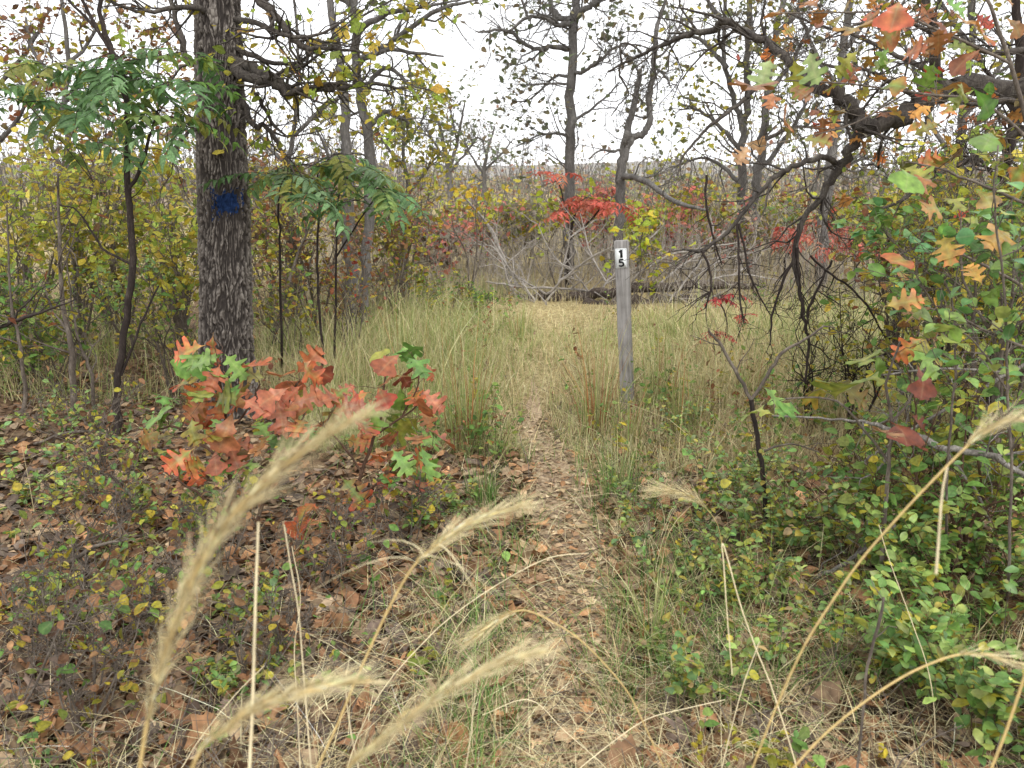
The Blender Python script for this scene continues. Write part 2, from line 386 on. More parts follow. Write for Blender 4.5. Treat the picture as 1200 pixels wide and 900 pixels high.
def hill_mat():
    m, nt, out = mat('wooded_hill'); L = nt.links
    c = coords(nt)
    n1 = N(nt, 'ShaderNodeTexNoise', ins={'Scale': .16, 'Detail': 8.0, 'Roughness': .75}); L.new(c, n1.inputs['Vector'])
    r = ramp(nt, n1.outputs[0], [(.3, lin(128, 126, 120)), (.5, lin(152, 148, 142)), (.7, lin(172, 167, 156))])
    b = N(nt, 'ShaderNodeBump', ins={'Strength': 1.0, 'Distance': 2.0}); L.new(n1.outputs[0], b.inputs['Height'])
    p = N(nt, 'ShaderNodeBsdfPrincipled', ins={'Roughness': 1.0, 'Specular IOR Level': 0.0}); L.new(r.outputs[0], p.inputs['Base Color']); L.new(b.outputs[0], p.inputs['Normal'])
    L.new(p.outputs[0], out.inputs[0]); return m

# ------------------------------------------------------------------ setting: ground, path, hills
def build_ground():
    ys = np.unique(np.concatenate([np.arange(-6, 14, .1), np.geomspace(14, 900, 90)]))
    xs1 = np.concatenate([np.arange(0, 9, .1), np.geomspace(9, 900, 60)])
    xs = np.unique(np.concatenate([-xs1, xs1]))
    X, Y = np.meshgrid(xs, ys)
    Z = hgt(X, Y)
    nx, ny = len(xs), len(ys)
    i = (np.arange(ny - 1)[:, None] * nx + np.arange(nx - 1)[None]).ravel()
    q = np.stack([i, i + 1, i + nx + 1, i + nx], -1)
    o = mk('ground', np.stack([X, Y, Z], -1).reshape(-1, 3), [q], ground_mat(), smooth=True)
    tag(o, kind='structure')
    # path: a strip laid 4 mm over the ground
    yy = np.arange(_py.min() - .6, 6.6, .05); m = 9
    V = []
    for y in yy:
        xc = np.interp(y, _py, _px) + .05 * (vnoise(y * 2.5, 4.4) - .5); w = np.interp(y, _py, _pw) * min(1, max(.1, (6.8 - y) / 2.6))
        wl = w * (1 + .7 * (vnoise(y * 4, 1.5) - .5) * 2); wr = w * (1 + .7 * (vnoise(y * 4, 8.5) - .5) * 2)
        for k in np.linspace(-1, 1, m):
            x = xc + k * (wl if k < 0 else wr)
            V.append((x, y, float(hgt(x, y)) + .006))
    n = len(yy); i = (np.arange(n - 1)[:, None] * m + np.arange(m - 1)[None]).ravel()
    q = np.stack([i, i + 1, i + m + 1, i + m], -1)
    tag(mk('path', np.array(V), [q], path_mat(), smooth=True), kind='structure')
    # far hills: a long low ridge with a lumpy wooded skyline
    xs = np.linspace(-640, 640, 420); prof = np.linspace(0, 1, 14)
    V = []
    for p in prof:
        y = 330 + 130 * p
        H = 5.6 + 5.5 * vnoise(xs * .012, 3.1) + 4 * vnoise(xs * .004 + 7, .2)
        z = H * np.sin(p * PI / 2) ** 1.2 + (vnoise(xs * .25, p * 40, 2) - .5) * 1.1 + (vnoise(xs * .7, p * 60, 5) - .5) * .7 - .6 * (1 - p)
        V.append(np.stack([xs, np.full_like(xs, y), z], -1))
    V.append(np.stack([xs, np.full_like(xs, 560.), np.full_like(xs, -2.)], -1))
    V = np.array(V); n, m = V.shape[:2]
    i = (np.arange(n - 1)[:, None] * m + np.arange(m - 1)[None]).ravel()
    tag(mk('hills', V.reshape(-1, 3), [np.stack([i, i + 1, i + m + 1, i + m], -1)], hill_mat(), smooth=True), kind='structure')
build_ground()

# ------------------------------------------------------------------ growth helpers
def rv(): return nrm(rng.normal(0, 1, 3))

def walk(p, d, length, n, crook=.3, up=0.0):
    pts = [np.array(p, float)]; d = np.array(d, float); st = length / (n - 1)
    for _ in range(n - 1):
        d = d + rng.normal(0, crook, 3); d[2] += up
        d = d / math.sqrt(d[0] * d[0] + d[1] * d[1] + d[2] * d[2])
        pts.append(pts[-1] + d * st)
    return np.array(pts)

def smooth_poly(P, R, sub=4, jit=0.0):
    P = np.asarray(P, float); R = np.asarray(R, float); n = len(P)
    Pe = np.vstack([2 * P[0] - P[1], P, 2 * P[-1] - P[-2]])
    out, ro = [], []
    for i in range(n - 1):
        a, b, c, d = Pe[i:i + 4]
        for k in range(sub):
            t = k / sub
            out.append(.5 * (2 * b + (c - a) * t + (2 * a - 5 * b + 4 * c - d) * t * t + (3 * b - a - 3 * c + d) * t ** 3)); ro.append(R[i] * (1 - t) + R[i + 1] * t)
    out.append(P[-1]); ro.append(R[-1]); out = np.array(out); ro = np.array(ro)
    if jit: out[1:-1] += rng.normal(0, 1, (len(out) - 2, 3)) * jit * ro[1:-1, None]
    return out, ro

def sprout(T, A, pts, rad, n, L, lv, crook=.3, up=.05, t0=.15, rr=.55, kids=4, rmin=.0015, ang=(.5, 1.2), side=4, kill=None):
    """side branches off a polyline, with their own twigs; A collects leaf anchors"""
    m = len(pts)
    for _ in range(n):
        t = rng.uniform(t0, 1.0) * (m - 1); i = min(int(t), m - 2); f = t - i
        p = pts[i] * (1 - f) + pts[i + 1] * f; r = rad[i] * (1 - f) + rad[i + 1] * f
        tan = nrm(pts[i + 1] - pts[i]); perp = rv(); perp = nrm(perp - tan * perp.dot(tan))
        a = rng.uniform(*ang)
        d = nrm(tan * math.cos(a) + perp * math.sin(a))
        l = L * rng.uniform(.55, 1.25)
        r0 = max(min(r * rr, l * .022), rmin)
        k = 6 if l > .25 else 4
        q = walk(p, d, l, k, crook, up)
        if kill is not None and kill(q[-1]): continue
        ra = np.linspace(r0, max(r0 * .3, rmin * .7), k)
        T.add(q, ra, side)
        if lv > 0:
            sprout(T, A, q, ra, max(1, int(round(kids * rng.uniform(.6, 1.4)))), L * .52, lv - 1, crook, up, .2, rr, kids, rmin, ang, 3, kill)
        else:
            A.append(q[-1]); A.append(q[-2]); A.append(q[len(q) // 2])

def px_poly(spec, Y):
    """spec = [(px, py, radius in px[, extra depth])]; -> points, radii"""
    P, R = [], []
    for s in spec:
        y = Y + (s[3] if len(s) > 3 else 0)
        P.append(W(s[0], s[1], y)); R.append(s[2] / F * y)
    return np.array(P), np.array(R)

def limb(spec, Y, sub=4, jit=.25):
    P, R = px_poly(spec, Y)
    return smooth_poly(P, R, sub, jit)

def pick(arr, frac, clump=1):
    arr = np.array(arr).reshape(-1, 3); arr = arr[rng.random(len(arr)) < frac / clump]
    if clump > 1:
        k = rng.integers(1, 2 * clump, len(arr)); arr = np.repeat(arr, k, axis=0)
    return arr

def pal(*c):
    """palette of (colA, colB): entries are rgb triples or pairs of triples"""
    out = []
    for x in c:
        if isinstance(x[0], tuple): out.append((lin(*x[0]), lin(*x[1])))
        else: out.append((lin(*x), lin(*x) * rng.uniform(.75, 1.1)))
    return out

P_OLIVE = pal((138, 140, 51), (163, 155, 53), (117, 130, 53), (182, 163, 56), ((143, 147, 56), (176, 149, 58)))
P_YELLOW = pal((182, 176, 68), (166, 171, 68), (202, 185, 77), (149, 166, 70), (176, 152, 68), (138, 157, 64))
P_RUST = pal((142, 92, 62), (128, 98, 66), (156, 112, 70), (116, 102, 64), (136, 84, 60))
P_RED = pal((189, 92, 77), (204, 107, 88), (176, 79, 68), (195, 121, 88), (165, 90, 72))
P_GREY = pal((112, 116, 88), (96, 106, 76), (130, 124, 92), (122, 108, 84))
P_GREEN = pal((104, 140, 66), (118, 148, 74), (92, 126, 66), (128, 150, 76), (140, 150, 76))
P_SUMAC = pal((96, 132, 82), (108, 142, 92), (84, 116, 68), (120, 148, 104), (112, 132, 70), (134, 136, 66))
P_LIME = pal((164, 178, 54), (180, 184, 62), (146, 164, 56), (190, 170, 60))
P_FARMIX = pal((142, 136, 114), (150, 134, 114), (132, 128, 108), (154, 140, 108), (146, 130, 122))  # brightened and greyed, background haze painted into the leaf colours
P_BROWN = pal((124, 88, 60), (146, 106, 72), (98, 70, 50), (164, 126, 88), (112, 82, 60))

# ------------------------------------------------------------------ the blazed oak
def voro(u, v, period, s):
    iu, iv = np.floor(u), np.floor(v); f1 = np.full(u.shape, 9.); f2 = np.full(u.shape, 9.); idv = np.zeros(u.shape)
    for du in (-1, 0, 1):
        for dv in (-1, 0, 1):
            cu, cv = iu + du, iv + dv; wu = np.mod(cu, period)
            x = cu + .12 + .76 * _hash(wu, cv, cu * 0, s); y = cv + .05 + .9 * _hash(wu, cv, cu * 0, s + 1)
            d = np.hypot(u - x, (v - y)); near = d < f1
            f2 = np.where(near, f1, np.minimum(f2, d)); idv = np.where(near, _hash(wu, cv, cu * 0, s + 2), idv); f1 = np.where(near, d, f1)
    return f2 - f1, idv

def big_oak():
    Y = 5.2
    base = W(268, 497, Y); base[2] = float(hgt(base[0], Y))
    t = thing('oak_tree', 'thick furrowed oak trunk with a blue paint blaze, left of the path', 'tree', base)
    # axis and half widths (px) read up the trunk
    rows = [(560, 262, 46), (500, 266, 37), (470, 268, 33), (420, 266, 30.5), (300, 264, 29), (180, 260, 27), (80, 257, 25.5), (0, 254.5, 25)]
    zs = np.array([W(r[1], r[0], Y)[2] for r in rows]); xs = np.array([W(r[1], r[0], Y)[0] for r in rows]); rs = np.array([r[2] / F * Y * .985 for r in rows])
    z = np.concatenate([np.arange(-.06, 2.85, .0052), np.arange(2.85, 7.2, .03)])
    top = z > zs[-1]
    R = np.interp(z, zs, rs); R[top] = np.maximum(rs[-1] - (z[top] - zs[-1]) * .022, .03)
    X = np.interp(z, zs, xs); X[top] = xs[-1] - (z[top] - zs[-1]) * .03 + .06 * np.sin((z[top] - zs[-1]) * 1.4)
    nt_ = 300; th = np.arange(nt_) / nt_ * 2 * PI
    TH, Z = np.meshgrid(th, z); per = 46
    w1 = (vnoise(np.cos(TH) * 3, np.sin(TH) * 3, Z * 7, 1) - .5) * 2.2 + (vnoise(np.cos(TH) * 12, np.sin(TH) * 12, Z * 24, 6) - .5) * 1.0; w2 = (vnoise(np.cos(TH) * 6, np.sin(TH) * 6, Z * 5, 4) - .5) * 2.4
    e, idv = voro(TH / (2 * PI) * per + w1, Z / .15 + w2, per, 3)
    e2, idv2 = voro(TH / (2 * PI) * per * 2 + w1 * 2, Z / .035 + w2, per * 2, 9)
    rid = np.clip((e - .06 + .18 * (vnoise(np.cos(TH) * 16, np.sin(TH) * 16, Z * 40, 12) - .5)) / .5, 0, 1); rid = rid * rid * (3 - 2 * rid)
    rid2 = np.clip((e2 - .02) / .4, 0, 1)
    fur = rid * (.55 + .45 * rid2) * (.7 + .5 * idv)
    flare = 1 + .42 * np.exp(-(Z - base[2]) / .2) * (.5 + .5 * np.cos(3 * TH + 1.0))
    RR = R[:, None] * flare * (1 + .03 * np.sin(2 * TH + Z)) - .016 + .019 * fur + .002 * vnoise(np.cos(TH) * 30, np.sin(TH) * 30, Z * 100, 7)
    V = np.stack([X[:, None] + RR * np.cos(TH), Y + RR * np.sin(TH), Z], -1)
    n, m = len(z), nt_
    i = np.arange(n - 1)[:, None] * m + np.arange(m)[None]; j = np.arange(n - 1)[:, None] * m + ((np.arange(m) + 1) % m)[None]
    q = np.stack([i, j, j + m, i + m], -1)
    mk('trunk', V.reshape(-1, 3), [q.reshape(-1, 4)], M_TRUNK, t, smooth=True, extra={'furrow': np.clip(fur, 0, 1).ravel()})
    # blue blaze: paint skin 1.5 mm over the bark, with a ragged edge
    zc = W(0, 238, Y)[2]; ang0 = -PI / 2 + .46
    da = (TH - (ang0 % (2 * PI)) + PI) % (2 * PI) - PI
    mask = (np.abs(Z - zc) < .12) * 1.0
    dist = np.maximum(np.abs(da) / .80, np.abs(Z - zc) / .104) + (vnoise(TH * 9, Z * 40, 0, 5) - .5) * .3 + (vnoise(TH * 30, Z * 120, 0, 15) - .5) * .5 * (np.abs(Z - zc) > .06) + (1 - np.clip(fur * 1.6, 0, 1)) * .42
    keep = (dist < .95) & (mask > 0)
    fk = (keep[:-1] & np.roll(keep, -1, 1)[:-1] & keep[1:] & np.roll(keep, -1, 1)[1:])
    qq = q[fk]; ids = np.unique(qq); remap = np.full(n * m, -1); remap[ids] = np.arange(len(ids))
    nv = np.stack([np.cos(TH), np.sin(TH), 0 * TH], -1).reshape(-1, 3)
    mk('paint_blaze', V.reshape(-1, 3)[ids] + nv[ids] * .0016, [remap[qq]], M_BLAZE, t, smooth=True)
    # limbs
    T = Tubes(); A = []
    specs = [
        [(262, 62, 7, 0), (296, 82, 6, -.15), (322, 92, 5.2, -.25), (345, 106, 4.6, -.2), (372, 105, 3.4, -.1), (402, 103, 3.2, 0), (440, 98, 2.2, .1), (470, 104, 1.2, .1)],
        [(262, 78, 7, 0), (290, 92, 6, -.2), (318, 96, 5, -.3), (338, 110, 3.5, -.3), (352, 104, 2.6, -.3), (392, 98, 1.8, -.3), (430, 101, 1.0, -.3)],
        [(268, 85, 4, .05), (284, 118, 3.6, -.05), (297, 148, 3.2, -.1), (308, 145, 2.6, -.1), (322, 162, 2.4, -.1), (334, 184, 1.8, -.1), (345, 203, 1.0, -.1)],
        [(300, 108, 3, -.1), (309, 128, 2.2, -.1), (322, 148, 1.8, -.1), (338, 162, 1.0, -.1)],
        [(258, -110, 8, 0), (285, -40, 6, -.2), (308, 0, 5, -.3), (328, 24, 4.2, -.3), (345, 48, 3.2, -.3), (360, 58, 2.6, -.3), (385, 56, 2, -.3), (425, 62, 1.2, -.3)],
        [(268, 20, 4, 0), (300, 26, 3, -.2), (330, 40, 2.4, -.35), (362, 44, 1.8, -.4), (395, 30, 1.2, -.4), (420, 10, .8, -.4)],
        [(262, 48, 4, 0), (300, 66, 3, -.1), (345, 75, 2, -.1), (372, 58, 1.6, -.1), (420, 22, 1.3, 0), (480, -10, 1, 0)],
        [(250, 95, 5, 0), (222, 70, 4, .1), (212, 40, 3, .2), (200, 0, 2.4, .3), (190, -60, 2, .3)],
        [(254, 20, 4, 0), (225, 8, 3, -.2), (180, 14, 2.2, -.3), (140, 6, 1.6, -.4), (100, -20, 1, -.4)],
        [(256, 150, 3, 0), (228, 150, 2.2, -.1), (212, 165, 1.8, -.2), (200, 185, 1.2, -.2)],
        [(256, -220, 12, 0), (200, -330, 9, .4), (120, -420, 6, .8), (20, -470, 3, 1.2)],
        [(252, -300, 11, 0), (320, -420, 8, -.4), (420, -500, 5, -.8), (520, -540, 2.5, -1)],
    ]
    for k, s in enumerate(specs):
        P, Rr = limb(s, Y, 4, .3)
        TL = Tubes(); TL.add(P, Rr, 9)
        AA = []
        nsp = [24, 16, 9, 5, 20, 13, 14, 10, 12, 7, 12, 12][k]
        sprout(TL, AA, P, Rr, nsp, .42 if k < 10 else .9, 1, .32, .04, .2, .5, 4, .0017)
        TL.build('limb', M_LIMB, t)
        if k < 10 and k not in (2, 3): A += AA
        elif k >= 10: A += AA
    L = Leaves()
    L.scatter(T_OAK, pick(A, .07), .085, P_YELLOW + pal((150, 118, 70), (176, 140, 46)), .02, .5)
    L.scatter(T_SIMPLE, pick(A, .16), .06, P_OLIVE + P_YELLOW, .03, .4)
    L.build('foliage', M_LEAF, t)
big_oak()

# ------------------------------------------------------------------ other trees
def px_tree(name, label, Y, trunks, limbs, leaf=(.1, .09), palette=P_GREY, twig=(.6, 2, 4), nsp=12, mat_=M_FAR, tspr=10, group=None, rmin=None, extra=None, tmpl=T_SIMPLE, crown=True, cat='tree', spread=.05, up=.05, crook=.32, tk=1.0):
    b = W(trunks[0][0][0], trunks[0][0][1], Y + (trunks[0][0][3] if len(trunks[0][0]) > 3 else 0)); b[2] = float(hgt(b[0], b[1]))
    t = thing(name, label, cat, b, group)
    rmin = rmin or .0011 * (1 + Y * .09)
    A = []
    for k, s in enumerate(trunks):
        P, R = limb(s, Y, 5, .2); R = R * tk
        if k == 0: P[0, 2] = b[2] - .05
        TT = Tubes(); TT.add(P, R, 12)
        if tspr: sprout(TT, A, P, R, tspr, twig[0], twig[1], crook, up, .25, .4, twig[2], rmin)
        TT.build('trunk', mat_, t)
    for s in limbs:
        P, R = limb(s, Y, 4, .3)
        TL = Tubes(); TL.add(P, R, 8)
        sprout(TL, A, P, R, nsp, twig[0], twig[1], crook, up, .2, .5, twig[2], rmin)
        TL.build('limb', mat_, t)
    if leaf[0] > 0 and len(A):
        L = Leaves(); L.scatter(tmpl, pick(A, leaf[0], 4), leaf[1], palette, spread, .3)
        if L.count(): L.build('foliage', M_LEAF, t)
    return t

px_tree('oak_tree', 'slim double-stemmed grey oak standing just behind the blazed oak', 8.6,
        [[(412, 388, 13), (410, 300, 10.5), (408, 200, 9), (404, 120, 8), (396, 60, 6.5), (384, -20, 5.5), (372, -160, 4), (368, -330, 2)],
         [(424, 386, 9, .3), (430, 300, 9, .4), (434, 190, 9, .5), (423, 120, 8, .5), (417, 40, 7.5, .5), (414, -20, 6.5, .5), (420, -180, 5, .5), (416, -380, 2, .5)]],
        [[(417, 40, 4, .4), (440, 22, 3.4, .2), (470, 12, 2.6, .1), (500, 8, 1.8, 0), (540, 0, 1, 0)],
         [(420, 75, 4, .4), (450, 55, 3.4, .2), (472, 40, 3, .1), (500, 20, 2.6, 0), (530, 6, 2, 0), (560, 0, 1, 0)],
         [(420, 70, 3, .4), (450, 60, 2.4, .1), (490, 62, 1.8, -.1), (520, 66, 1, -.2)],
         [(425, 110, 3, .4), (450, 80, 2.6, .3), (475, 95, 1.8, .2), (490, 120, 1, .1)],
         [(414, 10, 4, .5), (390, -10, 3, .6), (360, -60, 2, .8)],
         [(430, 150, 3, .5), (455, 130, 2.4, .6), (480, 145, 1.4, .7)],
         [(410, 220, 2.6), (385, 180, 2, -.2), (370, 150, 1.2, -.3)],
         [(418, -120, 6, .5), (480, -220, 4, .3), (560, -270, 2, 0)], [(380, -120, 5, 0), (310, -220, 3, .3), (250, -260, 2, .5)]],
        tk=.66, leaf=(.20, .10), palette=P_OLIVE + pal((104, 112, 62), (90, 104, 60)), twig=(.55, 2, 3), nsp=8, tspr=9, spread=.06)

px_tree('oak_tree', 'straight dark oak with bare grey limbs rising behind the fallen log', 12.6,
        [[(667, 334, 8), (667, 283, 7.6), (667, 213, 7.5), (668, 167, 7.4), (668, 100, 6.8), (671, 33, 6.2), (676, -10, 6), (680, -120, 5), (690, -260, 2.5)]],
        [[(668, 57, 3.4), (648, 55, 2.6), (630, 58, 2.4, -.2), (613, 50, 2.2, -.3), (597, 37, 2, -.4), (580, 36, 1.7, -.4), (560, 38, 1, -.4)],
         [(670, 28, 3.2), (652, 28, 2.6, -.2), (636, 20, 2.2, -.3), (618, 20, 1.8, -.4), (598, 36, 1.4, -.5)],
         [(670, 24, 3.4), (655, 20, 3, .2), (648, 8, 3, .3), (640, -10, 2.6, .3), (620, -60, 1.6, .3)],
         [(618, 20, 1.6, -.4), (614, 6, 1.4, -.4), (606, -20, 1, -.4)],
         [(674, 22, 3.6), (690, 8, 3.2, -.2), (705, -4, 3, -.2), (730, -40, 2, -.2)],
         [(668, 90, 2), (650, 90, 1.6, .2), (635, 104, 1.4, .3), (618, 118, 1, .3), (600, 118, .6, .3)],
         [(672, 88, 2.4), (690, 80, 2, -.3), (706, 68, 1.7, -.4), (720, 56, 1.5, -.5), (735, 53, 1.2, -.6)],
         [(668, 145, 2), (690, 130, 1.6, .2), (712, 112, 1.2, .3), (726, 96, .8, .3)],
         [(668, 98, 1.6), (640, 98, 1.2, -.2), (610, 100, .8, -.3)],
         [(667, 160, 2), (650, 156, 1.5), (628, 160, 1, .2), (605, 172, .7, .3)],
         [(682, -120, 4), (740, -190, 3), (800, -210, 1.5)], [(684, -100, 4), (620, -180, 3), (560, -200, 1.5)]],
        tk=.76, leaf=(.12, .10), palette=P_GREY, twig=(.75, 2, 4), nsp=11, tspr=24, spread=.05)

px_tree('dead_tree', 'forked grey dead tree with a snapped left prong behind the marker post', 12.2,
        [[(722, 338, 9), (724, 290, 8.5), (727, 240, 8), (729, 205, 7.6), (733, 172, 7), (737, 147, 5.6), (744, 120, 4.6), (750, 90, 4), (748, 84, 1.5)],
         [(730, 190, 5.5), (740, 163, 5.5), (753, 157, 5.4), (761, 140, 5), (763, 100, 4.6), (767, 66, 4.3), (768, 40, 3.4), (774, 18, 2.8), (781, -4, 2.2), (790, -40, 1)]],
        [[(728, 207, 3.6), (745, 208, 3.6, -.3), (760, 214, 3.4, -.6), (777, 228, 3, -.9), (800, 240, 2.6, -1.2), (830, 246, 1.4, -1.4)],
         [(768, 60, 2), (780, 48, 1.4, -.1), (786, 42, .8, -.1)],
         [(766, 70, 1.6), (780, 60, 1.4, .1), (796, 30, 1.0, .2), (802, 0, .6, .3)],
         [(766, 78, 1.6), (774, 84, 1.4), (782, 92, 1.2), (786, 102, .5)],
         [(733, 172, 2), (720, 178, 1.6), (705, 176, 1.2), (690, 186, .7)]],
        tk=.72, leaf=(.02, .07), palette=P_BROWN, twig=(.6, 2, 3), nsp=6, tspr=10, mat_=M_FAR)

PD = P_GREY + pal((120, 122, 76), (134, 128, 66), (104, 112, 74))
px_tree('oak_tree', 'right-hand stem of two grey oaks close together at the meadow edge', 13.4,
        [[(880, 318, 10), (882, 273, 9), (885, 233, 8.5), (890, 187, 8), (897, 143, 7), (903, 83, 6), (912, 30, 5.4), (925, -30, 4.5), (940, -160, 3)]],
        [[(888, 200, 3), (915, 170, 2.6, .2), (940, 130, 2, .4), (955, 90, 1.2, .5)], [(900, 110, 3), (930, 70, 2.4, .3), (955, 20, 1.8, .5), (975, -30, 1, .6)],
         [(903, 84, 2.6), (885, 50, 2, .2), (880, 10, 1.4, .3)], [(894, 165, 2.6), (925, 150, 2, -.3), (960, 150, 1.2, -.5)], [(910, 40, 3), (945, 0, 2.2, .4), (985, -60, 1.4, .5)]],
        tk=.62, leaf=(.36, .105), palette=PD, twig=(.75, 2, 3), nsp=11, tspr=14, spread=.08)
px_tree('oak_tree', 'left-hand stem of two grey oaks, ringed by pale yellow-green leaves', 13.9,
        [[(866, 314, 9), (867, 277, 8.5), (869, 207, 8), (872, 150, 7), (877, 100, 6.2), (876, 50, 5.6), (879, 0, 5), (884, -100, 4), (880, -240, 2)],
         [(869, 150, 5, .2), (862, 120, 4.6, .3), (848, 67, 4, .4), (850, 0, 3.4, .4), (846, -90, 2, .4)]],
        [[(870, 180, 3), (845, 150, 2.4, .2), (820, 130, 1.8, .4), (798, 122, 1, .5)], [(868, 215, 2.6), (840, 190, 2, .3), (815, 186, 1.4, .4), (790, 196, .8, .5)],
         [(852, 80, 3, .3), (825, 50, 2.2, .5), (805, 40, 1.4, .6)], [(850, 30, 2.6, .4), (830, 0, 2, .5), (815, -40, 1.2, .6)]],
        tk=.62, leaf=(.48, .105), palette=PD + P_YELLOW[:3] + P_OLIVE[:2], twig=(.75, 2, 3), nsp=12, tspr=14, spread=.08)
px_tree('oak_tree', 'grey oak half hidden behind the gnarled limbs at top right', 11.5,
        [[(962, 330, 9), (966, 250, 8), (975, 180, 7.5), (985, 110, 7), (990, 40, 6), (1000, -30, 5), (1010, -160, 3)]],
        [[(975, 170, 3), (1005, 120, 2.4, .2), (1030, 60, 1.8, .4), (1060, 0, 1.2, .6)], [(985, 110, 3), (955, 60, 2.4, .2), (935, 10, 1.6, .4)], [(988, 60, 3), (1020, 20, 2.4, .3), (1060, -20, 1.4, .5)],
         [(970, 215, 2.6), (1000, 190, 2, .3), (1040, 180, 1.2, .5)]],
        tk=.7, leaf=(.42, .10), palette=PD + P_OLIVE[:3], twig=(.75, 2, 3), nsp=11, tspr=14, spread=.08)
px_tree('oak_tree', 'grey-green oak in the right background, crossed by the near dark stem', 12.5,
        [[(1120, 320, 9), (1118, 250, 8), (1124, 180, 7), (1130, 110, 6), (1140, 30, 5), (1138, -60, 4), (1150, -200, 2)]],
        [[(1122, 190, 3), (1090, 140, 2.4, .2), (1070, 80, 1.8, .4), (1055, 30, 1, .5)], [(1126, 140, 3), (1165, 90, 2.4, .2), (1195, 30, 1.6, .4)], [(1136, 50, 3), (1100, 0, 2, .3), (1080, -40, 1.2, .5)],
         [(1121, 210, 2.6), (1160, 180, 2, .3), (1200, 170, 1.2, .5)]],
        tk=.7, leaf=(.42, .10), palette=P_GREY + P_OLIVE, twig=(.75, 2, 3), nsp=10, tspr=12, spread=.08)
# small trees far across the clearing
px_tree('small_tree', 'small bare grey-green tree far across the clearing, left of its lower neighbour', 23,
        [[(528, 268, 3.6), (527, 220, 3.2), (524, 190, 3), (519, 165, 2.4), (512, 135, 1.4)], [(526, 200, 2.4), (535, 170, 2), (541, 140, 1.4), (545, 118, .8)]],
        [[(525, 192, 1.8), (508, 165, 1.4), (498, 150, .8)], [(527, 200, 1.8), (548, 178, 1.3), (560, 160, .8)], [(536, 165, 1.3), (530, 140, 1), (526, 118, .6)]],
        leaf=(.26, .13), palette=P_GREY + pal((118, 132, 104), (134, 142, 116)), twig=(.9, 2, 3), nsp=10, tspr=8, spread=.12)
px_tree('small_tree', 'small airy tree far across the clearing, right of its taller neighbour', 25,
        [[(568, 262, 3), (567, 220, 2.6), (568, 195, 2.2), (573, 170, 1.6), (580, 148, .9)]],
        [[(567, 205, 1.6), (552, 182, 1.2), (545, 165, .7)], [(568, 200, 1.6), (588, 180, 1.2), (600, 165, .7)], [(570, 185, 1.2), (565, 162, .8)]],
        leaf=(.26, .13), palette=P_GREY + pal((118, 132, 104), (134, 142, 116)), twig=(.9, 2, 3), nsp=10, tspr=7, spread=.12)
px_tree('oak_tree', 'rust-leaved small oak behind the left thicket, crown against the sky', 9.5,
        [[(90, 360, 8), (88, 280, 7), (82, 200, 6), (76, 130, 5), (80, 60, 4), (70, -20, 3)]],
        [[(84, 220, 3), (50, 150, 2.2, .2), (20, 90, 1.4, .3), (-10, 60, .8, .4)], [(80, 160, 3), (120, 110, 2.2, .2), (160, 70, 1.4, .4), (190, 60, .8, .4)], [(78, 110, 2.6), (40, 60, 2, .2), (30, 20, 1.2, .3)], [(80, 80, 2.4), (110, 40, 1.8, .1), (130, 0, 1.1, .2)],
         [(84, 190, 2.6), (130, 160, 2, -.2), (190, 140, 1.2, -.2)], [(80, 130, 2.6), (150, 110, 1.8, .6), (220, 95, 1.2, .8)]],
        tk=.6, leaf=(.5, .085), palette=P_RUST + P_OLIVE + P_BROWN, twig=(.6, 2, 4), nsp=10, tspr=10, spread=.06)
px_tree('oak_tree', 'slender oak at the left border, rust leaves against the sky', 10.5,
        [[(-30, 350, 7), (-26, 250, 6), (-14, 160, 5), (-20, 60, 4), (-10, -40, 3)]],
        [[(-20, 190, 3), (20, 140, 2.2), (45, 90, 1.2)], [(-16, 120, 3), (30, 60, 2), (60, 10, 1.2)], [(-20, 90, 2.6), (-60, 40, 2), (-90, 0, 1)]],
        tk=.6, leaf=(.4, .085), palette=P_RUST + P_OLIVE, twig=(.6, 2, 3), nsp=9, tspr=7, spread=.06)
px_tree('oak_tree', 'thin olive oak between the blazed trunk and the double-stemmed oak', 10.2,
        [[(340, 350, 6), (342, 280, 5.4), (338, 200, 5), (346, 130, 4), (350, 60, 3), (340, -40, 2)]],
        [[(340, 200, 2.6), (310, 165, 2, .2), (295, 140, 1.2, .3)], [(342, 160, 2.6), (375, 130, 2, .2), (400, 110, 1.2, .3)], [(340, 230, 2.4), (370, 200, 1.8), (400, 185, 1)], [(340, 240, 2.2), (310, 215, 1.6, .3), (290, 205, 1, .3)]],
        tk=.6, leaf=(.45, .085), palette=P_OLIVE + P_RUST[:2], twig=(.5, 2, 3), nsp=9, tspr=8, spread=.06)
px_tree('oak_tree', 'slim olive-crowned oak right of the double-stemmed oak', 11.5,
        [[(476, 340, 5), (474, 280, 4.6), (478, 220, 4), (472, 170, 3.2), (476, 120, 2.2), (470, 80, 1.2)]],
        [[(476, 230, 2), (500, 200, 1.6), (515, 180, 1)], [(475, 200, 2), (452, 170, 1.6), (440, 150, 1)], [(474, 170, 1.8), (492, 145, 1.3), (500, 125, .8)]],
        tk=.6, leaf=(.55, .095), palette=P_OLIVE + P_YELLOW[:3], twig=(.5, 2, 3), nsp=9, tspr=9, spread=.07)

